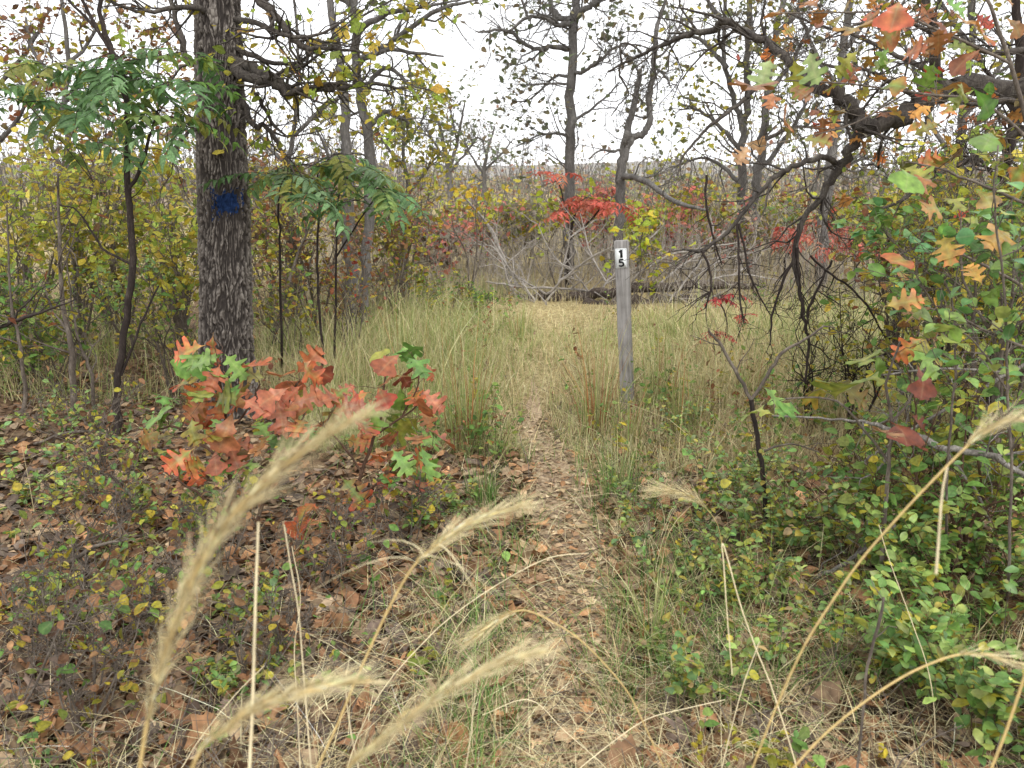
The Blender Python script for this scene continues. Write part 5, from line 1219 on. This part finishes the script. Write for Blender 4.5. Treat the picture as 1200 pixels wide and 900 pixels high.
# leaning oval-leaved briers at the right border
def brier(label, stems, Y, n, leaf, reg):
    b = G(*stems[0][0][:2])
    t = thing('greenbrier', label, 'vine', b, 'green briers on the right')
    T = Tubes(); L = Leaves(); pts = []
    for k, s in enumerate(stems):
        P, R = limb(s, Y, 5, .5)
        if k == 0: P[0] = b - [0, 0, .02]
        T.add(P, R, 5); A = []
        sprout(T, A, P, R, 9, .16, 1, .3, 0, .25, .7, 3, .0012, side=4); pts += A
    pts = np.array(pts)
    L.scatter(T_OVAL, pts[rng.permutation(len(pts))[:n]], leaf, P_GREEN + pal((96, 142, 74), (110, 152, 84), (120, 146, 70), (86, 134, 80)), .01, .15, .8, .6)
    T.build('stems', M_TWIG, t); L.build('foliage', M_GLOSSY, t)
brier('green brier with oval leaves climbing the right border', [[(1180, 700, 2), (1186, 560, 1.8), (1180, 440, 1.7), (1178, 340, 1.5), (1165, 240, 1.2), (1170, 170, .9)], [(1182, 460, 1.3), (1150, 410, 1.1), (1120, 385, .9), (1100, 380, .6)], [(1180, 400, 1.2), (1205, 350, 1), (1220, 300, .8)]], 2.3, 120, .05, None)
brier('green brier sprays left of the border brier, above the olive leaves', [[(1110, 640, 1.8), (1112, 520, 1.6), (1120, 430, 1.4), (1115, 350, 1.2), (1090, 310, 1)], [(1118, 400, 1.2), (1090, 350, 1), (1072, 320, .7)], [(1115, 350, 1), (1125, 300, .8), (1115, 262, .6)]], 2.55, 90, .05, None)
G_RW = 'undergrowth on the right'
shrub('wall_shrub', 'leafy green and gold shrub at the right border, top level with the marker post', 1205, 3.6, 230, 215, P_GREEN + P_YELLOW + P_OLIVE, .055, 8, 1.2, M_TWIG, group=G_RW, frac=.6)
shrub('wall_shrub', 'olive and rust shrub left of the border shrub, behind the green briers', 1115, 4.2, 190, 235, P_OLIVE + P_RUST + P_GREEN[:2] + P_YELLOW, .06, 7, 1.1, M_TWIG, group=G_RW, frac=.6)
shrub('wall_shrub', 'tall golden-green shrub rising behind the right border briers', 1180, 5.0, 200, 150, P_YELLOW + P_OLIVE + P_GREEN[:1], .065, 7, 1.1, M_TWIG, group=G_RW, frac=.6)
shrub('wall_shrub', 'yellow and rust shrub between the red sumacs and the green briers', 1060, 5.6, 140, 225, P_YELLOW + P_RUST + P_OLIVE, .065, 7, 1.0, M_TWIG, group=G_RW, frac=.6)
shrub('wall_shrub', 'green waist-high shrub at the right border above the bottom corner shrub', 1190, 2.9, 240, 420, P_GREEN + P_GREEN + P_OLIVE, .05, 8, 1.1, M_BROWNSTEM, T_OVAL, group=G_RW, frac=.65)
shrub('wall_shrub', 'green knee-high shrub just beneath the olive and orange young oak', 1060, 3.1, 190, 520, P_GREEN + P_OLIVE[:2], .046, 7, 1.0, M_BROWNSTEM, T_OVAL, group=G_RW, frac=.6)
brier('yellow-green viny shrub with oval leaves behind the near yellow oak leaves', [[(1150, 560, 2), (1140, 420, 1.8), (1120, 320, 1.5), (1080, 250, 1.1)], [(1140, 400, 1.5), (1170, 300, 1.2), (1190, 220, .9)], [(1130, 350, 1.4), (1060, 300, 1.1), (1030, 260, .8)], [(1150, 440, 1.4), (1200, 360, 1), (1230, 300, .8)]], 4.0, 400, .055, None)
shrub('brush_shrub', 'green-gold shrub behind the briers, right of the meadow', 1120, 5.2, 230, 200, P_OLIVE + P_GREEN[:2] + P_YELLOW[:2], .05, 9, 1.5, M_DARKTWIG, group='undergrowth on the right', frac=.85)
shrub('brush_shrub', 'twiggy half-bare shrub in the meadow right of the forked sapling', 1020, 4.6, 150, 330, P_OLIVE + P_GREEN[:1], .04, 7, 1.0, M_DARKTWIG, group='undergrowth on the right', bare=.7)
shrub('brush_shrub', 'half-bare dark shrub below the hanging twigs, behind the olive oak leaves', 960, 4.9, 130, 345, P_OLIVE, .035, 6, .9, M_DARKTWIG, group='undergrowth on the right', bare=.85)
shrub('brush_shrub', 'twiggy green shrub at the right border behind the dead branch', 1180, 4.3, 200, 300, P_GREEN + P_OLIVE, .045, 8, 1.2, M_DARKTWIG, group='undergrowth on the right', frac=.7)

G_TW = 'sparse twiggy bushes over the litter'
for (px, py, w, top, lab) in ((60, 690, 170, 560, 'sparse grey twiggy bush in the litter at the left border'), (150, 760, 160, 640, 'sparse twiggy bush behind the stalk of the largest rye head'), (30, 860, 180, 690, 'sparse twiggy bush in the bottom left corner'),
                              (120, 620, 170, 520, 'sparse twiggy bush between the sumac foot and the red sapling'), (230, 680, 150, 575, 'sparse twiggy bush below the red and orange young oak'), (360, 690, 140, 590, 'sparse twiggy bush under the second red sapling'), (470, 640, 120, 560, 'sparse twiggy bush left of the path bend'),
                              (90, 560, 190, 460, 'sparse twiggy bush in front of the left thicket, at the sumac foot'), (250, 800, 170, 690, 'sparse twiggy bush low behind the lowest-left rye head'), (10, 780, 160, 640, 'sparse twiggy bush at the left border, above the corner bush')):
    g = G(px, py); shrub('twiggy_bush', lab, px, g[1], w, top, P_OLIVE + P_GREEN[:3] + P_BROWN, .032, 9, 1.0, M_TWIG, T_OVAL, group=G_TW, bare=.78, kids=4)

# forked dark sapling
def forked():
    b = G(902, 622); Y = b[1]
    t = thing('forked_sapling', 'bare dark sapling forking into a wide Y right of the path', 'sapling', b)
    T = Tubes()
    P, R = limb([(902, 625, 3.4), (896, 580, 3.2), (890, 530, 3), (885, 495, 2.9), (880, 468, 2.8)], Y, 4, .3); P[0] = b - [0, 0, .02]; T.add(P, R, 8); T.build('stem', M_DARKTWIG, t)
    for s in ([(880, 468, 2.5), (862, 434, 2.2), (842, 402, 1.9), (831, 388, 1.2)], [(880, 468, 2.4), (900, 440, 2.2), (916, 413, 2), (944, 398, 1.6), (962, 384, 1.2), (978, 384, .8)], [(890, 530, 1.6), (925, 520, 1.2), (960, 530, .8)]):
        T = Tubes(); P, R = limb(s, Y, 4, .3); T.add(P, R, 7); sprout(T, [], P, R, 4, .14, 1, .25, .05, .3, .5, 2, .0011); T.build('branch', M_TWIG, t)
forked()

# ------------------------------------------------------------------ dead wood
def dead_branch(name, label, spec, Y, n, L, lv=1, mat_=M_DEAD, side=8, group=None, sag=0.0, cat='branch', t0=.1, jit=.35, extra=()):
    P, R = limb(spec, Y, 4, jit)
    b = P[np.argmin(P[:, 2])].copy(); b[2] = min(b[2], float(hgt(b[0], b[1])))
    t = thing(name, label, cat, b, group)
    T = Tubes(); T.add(P, R, side); sprout(T, [], P, R, n, L, lv, .25, .03, t0, .6, 3, .0016)
    for e in extra:
        q, r = limb(e, Y, 4, .35); TE = Tubes(); TE.add(q, r, 5); sprout(TE, [], q, r, 4, L * .6, 0, .25, .03, .2, .6, 3, .0012); TE.build('side_branch', mat_, t)
    T.build('stem', mat_, t, cap=True)
    return t

dead_branch('dead_branch', 'grey flaking dead branch lying across the right undergrowth', [(905, 487, 1.0, .3), (960, 490, 1.3, .2), (1010, 494, 1.8, .1), (1045, 503, 3.2), (1075, 512, 4.4, -.02), (1110, 525, 4.6, -.05), (1150, 532, 4, -.1), (1175, 542, 4, -.15), (1205, 560, 3, -.2)], 2.9, 9, .28,
            extra=([(1045, 520, 1.4), (1030, 550, 1.3), (1008, 562, 1)], [(1110, 530, 2), (1140, 570, 2, -.1), (1160, 610, 1.6, -.1)]))
dead_branch('dead_branch', 'pale thin dead branch slanting up to the right border', [(985, 560, 1.0), (1010, 543, 1.3), (1050, 515, 1.6), (1110, 478, 2.0), (1150, 455, 2.2), (1200, 428, 2.4), (1240, 405, 2.6)], 3.1, 7, .25,
            extra=([(1180, 437, 1.6), (1120, 432, 1.6), (1060, 436, 1.4), (1030, 440, 1)],))
dead_branch('grey_stick', 'upright grey stick standing in the bottom right undergrowth', [(1004, 905, 1.8), (1012, 830, 2.0), (1017, 780, 1.9), (1031, 725, 2.2), (1036, 700, 1.4)], 1.75, 3, .1, 0, M_TWIG)
dead_branch('dead_branch', 'fallen grey stick on the floor right of the path, by the green shrubs', [(935, 682, 2.4), (965, 672, 2.6), (1000, 655, 2.6), (1030, 632, 2), (1050, 615, 1.4)], 2.85, 5, .14)
dead_branch('dead_branch', 'long crooked grey stick lying in the litter at the left border', [(0, 700, 4), (40, 680, 3.6), (80, 660, 3.2), (112, 640, 2.4), (150, 632, 1.2)], 2.75, 6, .2, mat_=M_TWIG)
dead_branch('dead_branch', 'thin grey stick angled in the litter at the lower left', [(0, 870, 2.2), (35, 815, 2), (60, 760, 1.6), (75, 720, 1)], 2.0, 6, .14, mat_=M_TWIG)
dead_branch('dead_branch', 'arched grey twig over the litter beneath the red sapling', [(60, 700, 1.6), (90, 690, 1.6), (130, 700, 1.4), (170, 680, 1), (205, 640, .8)], 2.6, 5, .14, mat_=M_TWIG)
dead_branch('dead_branch', 'fallen twig at the left thicket foot beside the forked sumac', [(40, 520, 1.6), (90, 505, 1.8), (150, 515, 1.6), (195, 530, 1)], 4.4, 5, .2, mat_=M_TWIG)
dead_branch('dead_branch', 'bare dark branch poking in from the left border', [(-40, 398, 3), (0, 382, 2.6), (30, 372, 2.2), (48, 366, 1.4), (90, 350, .8)], 4.6, 6, .25, mat_=M_DARKTWIG)

# fallen log with its weathered top
def fallen():
    Y = 10.8
    b = G(740, 360)
    t = thing('fallen_log', 'fallen rotting log beyond the path end, with a weathered bare top', 'log', b)
    for s in ([(588, 352, 4.5, .2), (625, 354, 5, .1), (680, 352, 5.6), (720, 345, 5.2, -.05), (760, 340, 5, -.1), (820, 338, 4.6, -.1), (885, 338, 3, -.1)],
              [(676, 364, 7, -.3), (715, 362, 8, -.3), (770, 358, 8, -.2), (850, 356, 6.5, -.1), (890, 356, 4, 0)]):
        P, R = limb(s, Y, 5, .3); T = Tubes(); T.add(P + [0, 0, .035], R * 1.15, 12); T.build('log', M_LOG, t, cap=True)
    sp = [[(545, 232, .9, 1), (572, 262, 1.2, .8), (590, 300, 1.5, .5), (607, 338, 1.8, .2)],
          [(620, 385, 1.6, -.4), (632, 362, 1.8, -.2), (650, 340, 1.8), (663, 300, 1.5, .2), (668, 278, 1, .2)],
          [(640, 345, 1.8), (665, 322, 1.8, -.1), (695, 300, 1.6, -.3), (716, 291, 1.2, -.4)],
          [(570, 330, 1.2), (600, 335, 1.6), (650, 338, 1.8, .1), (700, 342, 2, .1)],
          [(728, 340, 2), (752, 318, 1.9, -.2), (785, 300, 1.6, -.3), (830, 290, 1.3, -.5), (868, 284, .9, -.6)],
          [(760, 345, 2), (790, 318, 1.7, .2), (822, 296, 1.4, .4), (850, 270, .9, .6)],
          [(742, 398, 1.2, -.8), (772, 372, 1.5, -.5), (795, 340, 1.7, -.2), (822, 305, 1.3)],
          [(650, 390, 1.4, -.7), (640, 370, 1.5, -.5), (625, 350, 1.6, -.2), (612, 330, 1.2)],
          [(600, 345, 1.5), (592, 315, 1.3), (580, 292, 1.1, .1), (556, 286, .7, .2)],
          [(690, 342, 1.5), (672, 318, 1.3), (648, 300, 1.1), (630, 262, .7)],
          [(810, 340, 1.7), (840, 326, 1.5), (875, 322, 1.3), (920, 330, .9)],
          [(800, 340, 1.5), (835, 310, 1.3, .3), (880, 296, 1.1, .5), (925, 288, .7, .6)],
          [(856, 372, 1.3, -.4), (835, 355, 1.4, -.2), (806, 336, 1.4), (790, 318, 1)],
          [(700, 345, 1.7), (718, 322, 1.4, .1), (740, 296, 1.2, .2), (770, 272, .8, .3)],
          [(640, 345, 1.5), (600, 318, 1.3, .3), (575, 280, .9, .5)],
          [(770, 340, 1.5), (800, 352, 1.3, -.4), (850, 372, 1, -.8)], [(710, 330, 1.4), (690, 290, 1.2, .3), (680, 250, .8, .5)]]
    for s in sp:
        P, R = limb(s, Y, 4, .4); T = Tubes(); T.add(P, R * .8, 6); sprout(T, [], P, R, 8, .55, 1, .22, .03, .15, .65, 3, .0024); T.build('dead_limb', M_FALLEN, t)
fallen()
dead_branch('dead_branch', 'white bare branch fallen in the brush left of the log', [(545, 232, 1, .6), (570, 262, 1.2, .4), (588, 300, 1.4, .2), (600, 335, 1.5)], 12.0, 7, .5)
for (px, Y, w, top, lab) in ((585, 12.5, 110, 262, 'bare grey bush left of the weathered log top'), (640, 13.2, 110, 250, 'bare grey bush behind the left half of the log'), (815, 12.2, 120, 268, 'bare grey bush behind the right half of the log'), (905, 11.4, 110, 285, 'bare grey bush beyond the right end of the log'), (735, 13.0, 100, 270, 'bare grey bush right behind the marker post and log')):
    shrub('bare_bush', lab, px, Y, w, top, P_FARMIX, .05, 6, .9, M_DEAD if px in (640, 815) else M_WEED, group='bare bushes round the fallen log', bare=.93, lv=1, kids=5)

# ------------------------------------------------------------------ marker post
def box(bw, bd, z0, z1, bev, sub=1):
    """vertical square post with chamfered edges and top"""
    V = []; F4 = []
    prof = [(bw / 2 - bev, -bd / 2), (bw / 2, -bd / 2 + bev), (bw / 2, bd / 2 - bev), (bw / 2 - bev, bd / 2), (-bw / 2 + bev, bd / 2), (-bw / 2, bd / 2 - bev), (-bw / 2, -bd / 2 + bev), (-bw / 2 + bev, -bd / 2)]
    zs = list(np.linspace(z0, z1 - bev, 10)) + [z1]
    for k, z in enumerate(zs):
        f = 1 if z < z1 else 1 - 2 * bev / bw
        for x, y in prof: V.append((x * f + (.0012 * math.sin(k * 2.1) if 0 < k < 9 else 0), y * f + (.001 * math.cos(k * 1.7) if 0 < k < 9 else 0), z))
    n = 8
    for k in range(len(zs) - 1):
        for j in range(n): F4.append((k * n + j, k * n + (j + 1) % n, (k + 1) * n + (j + 1) % n, (k + 1) * n + j))
    top = [tuple((len(zs) - 1) * n + j for j in range(n))]
    return np.array(V), [np.array(F4), np.array(top)]

def strokes(lines, width, z):
    """flat lettering from stroked polylines, with thickness"""
    V, F4 = [], []
    for ln, wd in lines:
        ln = np.array(ln, float); n = len(ln); d = np.gradient(ln, axis=0); d = nrm(d); nn = np.stack([-d[:, 1], d[:, 0]], 1) * wd / 2
        o = len(V)
        for i in range(n):
            for s in (1, -1):
                for zz in (0, z): V.append((ln[i][0] + s * nn[i][0], -zz, ln[i][1] + s * nn[i][1]))
        for i in range(n - 1):
            a = o + 4 * i; b = a + 4
            F4 += [(a + 1, b + 1, b + 3, a + 3), (a, b, b + 1, a + 1), (a + 3, b + 3, b + 2, a + 2)]
        F4 += [(o, o + 1, o + 3, o + 2)]; e = o + 4 * (n - 1); F4 += [(e, e + 2, e + 3, e + 1)]
    return np.array(V), [np.array(F4)]

def post():
    b = W(736, 480, 5.45); b[2] = float(hgt(b[0], b[1]))
    H = (W(721, 282, 5.45)[2] - b[2]) * 1.003
    t = thing('marker_post', 'leaning weathered grey wooden post with the number 15, right of the path', 'post', b)
    WD = .088
    V, Fs = box(WD, WD, -.25, H, .006)
    o = mk('shaft', V, Fs, post_mat(), None); o.parent = t
    PW, PH, z1 = .0755, .128, H - .052
    mp = plain_mat('plate_white', lin(226, 228, 226), .45, .4, .07, 30)
    mr = plain_mat('plate_rim', lin(96, 98, 98), .5, .4, .1, 60)
    md = plain_mat('digit_black', lin(20, 20, 22), .5, .4, .1, 60)
    def slab(w, h, x0, z0, y, th, name, m, par, r=.006):
        pts = []
        for cx, cz, a0 in ((w / 2 - r, h / 2 - r, 0), (-w / 2 + r, h / 2 - r, 90), (-w / 2 + r, -h / 2 + r, 180), (w / 2 - r, -h / 2 + r, 270)):
            for k in range(5): a = math.radians(a0 + k * 22.5); pts.append((cx + r * math.cos(a) + x0, cz + r * math.sin(a) + z0))
        n = len(pts); V = [(x, y, z) for x, z in pts] + [(x, y - th, z) for x, z in pts]
        q = [(i, (i + 1) % n, n + (i + 1) % n, n + i) for i in range(n)]
        o = mk(name, np.array(V), [np.array(q), np.array([list(range(n))[::-1]]), np.array([[n + i for i in range(n)]])], m, None); o.parent = par; return o
    y0 = -WD / 2 - .0005
    pl = slab(PW, PH, 0, z1 - PH / 2, y0, .002, 'number_plate', mp, t)
    # thin dark rim line printed round the plate
    zc = z1 - PH / 2; w2, h2 = PW / 2 - .005, PH / 2 - .005
    rim = [([(-w2, zc + h2), (w2, zc + h2)], .0014), ([(w2, zc + h2), (w2, zc - h2)], .0014), ([(w2, zc - h2), (-w2, zc - h2)], .0014), ([(-w2, zc - h2), (-w2, zc + h2)], .0014)]
    V, Fs = strokes(rim, 0, .0004); o = mk('printed_border', V, Fs, mr, None); o.parent = pl; o.location = (0, y0 - .0022, 0)
    hh = .053
    za = zc + .003
    one = [([(.003, za), (.003, za + hh)], .017), ([(.004, za + hh - .007), (-.013, za + hh - .014)], .012)]
    V, Fs = strokes(one, 0, .0007); o = mk('digit', V, Fs, md, None); o.parent = pl; o.location = (0, y0 - .0022, 0); o['label'] = 'black digit 1'
    zb = zc - .003 - hh
    bowl = [(-.010 + .002, zb + .031)] + [(-.001 + .0150 * math.cos(a), zb + .0180 + .0130 * math.sin(a)) for a in np.radians(np.linspace(115, -150, 16))]
    five = [([(-.011, zb + hh - .005), (.015, zb + hh - .005)], .012), ([(-.0095, zb + hh - .003), (-.011, zb + .026)], .0115), (bowl, .0118)]
    V, Fs = strokes(five, 0, .0007); V[:, 1] -= np.repeat([0, .0001, .0002], [8, 8, len(V) - 16]) if len(V) > 16 else 0
    o = mk('digit', V, Fs, md, None); o.parent = pl; o.location = (0, y0 - .0022, 0); o['label'] = 'black digit 5'
    # two screws and a drying crack
    t.rotation_euler = (math.radians(-1.0), math.radians(-4.2), math.radians(-14))
post()

# ------------------------------------------------------------------ wild rye and straw in the foreground
RYE = [lin(212, 196, 146), lin(200, 182, 132), lin(226, 212, 168), lin(188, 166, 116)]
M_RYESTEM = plain_mat('rye_stem', lin(196, 170, 112), .5, .35, .2, 60)
def down_curve(P, n=8):
    """the hidden lower stalk: leaves the first point along its own direction and bends down to the ground"""
    g = P[0]; d = nrm(P[0] - P[1]); c = g + d * .45 * g[2] * np.array([1, .3, 1]); c[2] = max(c[2], .15 * g[2])
    f = np.array([c[0] + d[0] * .06, c[1] + .02, 0]); f[2] = float(hgt(f[0], f[1])) - .01
    t = np.linspace(0, 1, n, endpoint=False)[:, None]
    return (1 - t) ** 2 * f + 2 * t * (1 - t) * c + t * t * g

def rye(label, spec, Y, head_from, wid=.011, awn=.03, pale=1.0, stem_r=.0013, droopy=0.0, leafs=(), fullness=1.0, name='wild_rye'):
    """spec: stem polyline in px with depth offsets; head starts at index head_from"""
    P, R = px_poly([(s[0], s[1], 1, s[2] if len(s) > 2 else 0) for s in spec], Y)
    # carry the stem down to the ground
    low = down_curve(P); foot = low[0]
    rr = np.full(len(P), stem_r); rr[-1] = stem_r * .5
    Q, RR = smooth_poly(P, rr, 8, 0)
    Q = np.vstack([low, Q]); RR = np.concatenate([np.full(len(low), stem_r * 1.1), RR])
    t = thing(name, label, 'grass stalk', foot, 'wild rye stalks in the foreground')
    RR[len(low) + head_from * 8 + 2:] *= .4
    T = Tubes(); T.add(Q, RR, 7); T.build('stalk', M_RYESTEM, t)
    h0 = len(low) + head_from * 8; Hd = Q[h0:]
    seg = np.linalg.norm(np.diff(Hd, axis=0), axis=1); cum = np.concatenate([[0], np.cumsum(seg)]); Lh = cum[-1]
    n = int(Lh / .0036 * fullness)
    L = Leaves(); TA = Tubes()
    pos, dirs, ups, sz, cols = [], [], [], [], []
    for i in range(n):
        s = (i + .5) / n; x = s * Lh; k = min(np.searchsorted(cum, x) - 1, len(seg) - 1); k = max(k, 0)
        p = Hd[k] + (Hd[k + 1] - Hd[k]) * ((x - cum[k]) / seg[k]); tan = nrm(Hd[k + 1] - Hd[k])
        env = min(1, .35 + s * 4) * min(1, .45 + (1 - s) * 3)
        for _ in range(3):
            pr = rv(); pr = nrm(pr - tan * pr.dot(tan))
            d = nrm(tan * 1.0 + pr * rng.uniform(.08, .36) + np.array([0, 0, -droopy]))
            c = RYE[int(rng.integers(4))] * pale * math.exp(rng.normal(-.12, .2))
            b0 = p + pr * wid * .25 * rng.random() * env
            l1 = .017 * rng.uniform(.7, 1.3) * (.6 + .4 * env)
            pos.append(b0); dirs.append(d); ups.append(pr + rng.normal(0, .2, 3)); sz.append(l1); cols.append(c)
            for _a in range(1 + (rng.random() < .7)):
                e = b0 + d * l1 * .9; la = awn * rng.uniform(.5, 1.15) * env
                d2 = nrm(d + tan * .4 + pr * rng.uniform(-.05, .42)); d3 = nrm(d2 + pr * rng.uniform(-.1, .42) + rng.normal(0, .1, 3) + np.array([0, 0, -droopy * .5]))
                TA.add(np.array([e, e + d2 * la * .5, e + d2 * la * .5 + d3 * la * .5]), np.array([.00026, .0002, .0001]) * (1 + .35 * (Y > .8)), 3)
    L.add(T_LEMMA, np.array(pos), np.array(dirs), np.array(ups), np.array(sz), np.minimum(np.array(cols), .72))
    hd = L.build('seed_head', M_STRAW, t)
    TA.build('awns', M_AWN, hd)
    if len(leafs):
        B = Bl()
        for (fx, az, ln, w) in leafs:
            i = int(fx * (len(Q) - 1)); az = np.array([az])
            B.add(Q[i][None] , np.array([ln * .35]), np.array([w]), np.array([2.4]), az, RYE[2][None] * .9, RYE[2][None] * 1.0, 6, droop=1.6)
        B.build('blade', M_STRAW, t)
    return t
M_AWN = plain_mat('rye_awn', lin(218, 203, 158), .5, .35, .15, 200)

rye('largest wild rye head, arching up right in the lower left foreground', [(163, 905), (172, 850), (186, 790), (204, 735), (222, 690), (240, 650), (262, 615), (290, 585), (325, 552), (365, 522), (400, 500), (424, 487)], .62, 1, .02, .036, 1.0, .0016)
rye('lowest-left rye head, nearly level, beneath the largest one', [(205, 960), (232, 885, 0), (262, 856), (295, 833), (330, 817), (370, 806), (425, 797)], .6, 1, .016, .032, 1.06)
rye('fluffy rye head leaning right at the bottom middle', [(375, 960), (405, 905), (430, 878), (465, 850), (505, 820), (545, 795), (590, 775), (632, 764)], .66, 1, .017, .034, 1.06)
rye('slender rye head on a long stalk, sharply lit in the picture middle', [(372, 900), (395, 850), (418, 795), (445, 735), (468, 690), (486, 662), (508, 642), (535, 622), (570, 605), (612, 592)], .95, 5, .02, .034, 1.18, .0015, 0, ((.62, -.5, .16, .0016), (.66, 2.6, .14, .0014), (.7, -1.0, .13, .0014), (.6, 3.4, .15, .0014)))  # stands out by a paler cream straw colour over the whole head
rye('short nodding rye head curling down left on an arched stalk, mid bottom', [(760, 860), (738, 815), (712, 782), (680, 750), (650, 730), (622, 717), (606, 716), (588, 724), (568, 738), (548, 752)], 1.2, 6, .02, .03, 1.15, .0011)
rye('small brush-like rye head standing low right of the path', [(852, 700), (848, 655), (842, 618), (828, 596), (812, 583), (792, 576), (768, 572)], 2.7, 3, .06, .09, 1.0, .0009, .1)
rye('rye stalk crossing the right undergrowth to the right border', [(880, 905), (905, 840), (940, 762), (975, 705), (1010, 655), (1060, 598), (1100, 556), (1130, 526), (1150, 508), (1172, 496), (1215, 484)], .95, 7, .014, .03, 1.05, .0013)
rye('rye stalk with a thin bristly tip, bottom right', [(925, 905), (965, 862), (1010, 825), (1055, 795), (1090, 778), (1120, 768), (1150, 767), (1200, 778)], .95, 5, .014, .04, 1.1, .0014, 0, (), .5)
rye('rye stalk in the far bottom right corner, cut by the border', [(1160, 905), (1178, 860), (1195, 810), (1212, 760), (1235, 715), (1265, 685)], .95, 3, .01, .03, 1.0, .0018)

def straw(label, spec, Y, r=.0012, pale=1.0, leaf=0, foot_=True):
    P, R = px_poly([(s[0], s[1], 1, s[2] if len(s) > 2 else 0) for s in spec], Y)
    foot = P[0].copy(); foot[2] = float(hgt(foot[0], foot[1])) - .01
    if not foot_: foot = P[0].copy()
    low = None
    if foot_:
        if P[0][2] > .08: low = down_curve(P); foot = low[0]
        else: P[0] = foot
    Q, RR = smooth_poly(P, np.linspace(r * 1.1, r * .7, len(P)), 6, .1)
    if low is not None: Q = np.vstack([low, Q]); RR = np.concatenate([np.full(len(low), r * 1.1), RR])
    T = Tubes(); T.add(Q - foot, RR, 6)
    o = T.build('dry_stem', M_PALE); o.location = foot
    tag(o, label, 'dry stem', 'dry grass stems'); return o
M_PALE = plain_mat('pale_straw', lin(220, 206, 168), .5, .3, .22, 25)
straw('straight white dry stem rising through the lower left foreground', [(292, 905), (295, 850), (298, 760), (300, 690), (303, 612)], .95, .0021)
straw('thin straw stem right of the straight white one', [(365, 905), (358, 820), (350, 720), (340, 660), (333, 615)], 1.2, .0011)
straw('bent dry stem with a sharp kink, right of the path', [(925, 870), (905, 808), (886, 760), (868, 710), (850, 645), (846, 640), (848, 660), (852, 720), (858, 790)], 1.45, .0014)
straw('short pale stem hanging from the crossing rye stalk', [(1097, 672), (1100, 630), (1104, 580), (1110, 546)], .95, .0016, foot_=False)
straw('slanting white stem at the bottom, right of the path', [(846, 900), (858, 850), (872, 800), (890, 752)], 1.5, .0012)
straw('long thin straw leaning left across the path bottom', [(700, 890), (660, 855), (620, 820), (565, 838)], 1.7, .0010)
straw('straw curving over the path from bottom right', [(680, 900), (720, 868), (760, 842), (805, 830), (850, 820)], 1.6, .0011)
straw('fine straw arching across the lower middle', [(480, 770), (520, 730), (575, 690), (640, 655), (690, 648)], 1.6, .0010)
straw('thin dry stem in the bottom left, angled to the right', [(210, 905), (235, 865), (275, 815), (310, 780)], 1.4, .0010)
straw('fine upright dry stem between the bottom rye heads', [(418, 890), (410, 850), (405, 800), (410, 770)], 1.2, .0009)
straw('dry stem at the bottom middle beside the fluffy rye head', [(545, 905), (552, 860), (556, 820), (561, 790)], 1.3, .0009)
straw('tall thin stem left of the largest rye head tip', [(352, 905), (348, 820), (345, 760), (352, 700), (342, 640)], 1.6, .0010)
straw('pale broken stem in the right undergrowth beside the grey stick', [(1080, 760), (1058, 700), (1040, 650), (1030, 615)], 1.9, .0011)

# ------------------------------------------------------------------ camera, light, world
cam = bpy.data.cameras.new('camera'); co = bpy.data.objects.new('camera', cam); COL.objects.link(co)
co.location = CAM; co.rotation_euler = (PI / 2 - PITCH, 0, 0)
cam.sensor_width = 36; cam.lens = 36 * F / 1200; cam.clip_start = .02; cam.clip_end = 3000
cam.dof.use_dof = True; cam.dof.focus_distance = 4.2; cam.dof.aperture_fstop = 5.6
scene.camera = co

world = bpy.data.worlds.new('World'); scene.world = world; world.use_nodes = True
nt = world.node_tree; nt.nodes.clear(); L = nt.links
SUN_EL, SUN_AZ = math.radians(52), math.radians(205)
sky = N(nt, 'ShaderNodeTexSky', sky_type='NISHITA', sun_disc=False, sun_elevation=SUN_EL, sun_rotation=SUN_AZ)
hs = N(nt, 'ShaderNodeHueSaturation', ins={'Saturation': .2, 'Value': 1.0}); L.new(sky.outputs[0], hs.inputs['Color'])
tc = N(nt, 'ShaderNodeTexCoord'); cn = N(nt, 'ShaderNodeTexNoise', ins={'Scale': 1.6, 'Detail': 5.0}); L.new(tc.outputs['Generated'], cn.inputs['Vector'])
cr = ramp(nt, cn.outputs[0], [(.3, (8.3, 8.4, 8.7)), (.7, (9.6, 9.7, 9.9))])
mx = N(nt, 'ShaderNodeMix', data_type='RGBA', ins={0: .85}); L.new(hs.outputs[0], mx.inputs[6]); L.new(cr.outputs[0], mx.inputs[7])
bg_ = N(nt, 'ShaderNodeBackground', ins={'Strength': .12}); L.new(mx.outputs[2], bg_.inputs['Color'])
wo = N(nt, 'ShaderNodeOutputWorld'); L.new(bg_.outputs[0], wo.inputs[0])

sun = bpy.data.lights.new('sun', 'SUN'); sun.energy = 1.0; sun.angle = math.radians(25); sun.color = (1, .98, .95)
so = bpy.data.objects.new('sun', sun); COL.objects.link(so); so.location = (0, -5, 20)
so.rotation_euler = (PI / 2 - SUN_EL, 0, -SUN_AZ + PI) if False else (PI / 2 - SUN_EL, 0, math.radians(25))

scene.view_settings.view_transform = 'Standard'; scene.view_settings.look = 'None'
scene.view_settings.exposure = .95; scene.view_settings.gamma = 1
cy = scene.cycles
cy.use_denoising = True
cy.max_bounces = 6; cy.diffuse_bounces = 3; cy.glossy_bounces = 2; cy.transmission_bounces = 4
scene.render.film_transparent = False
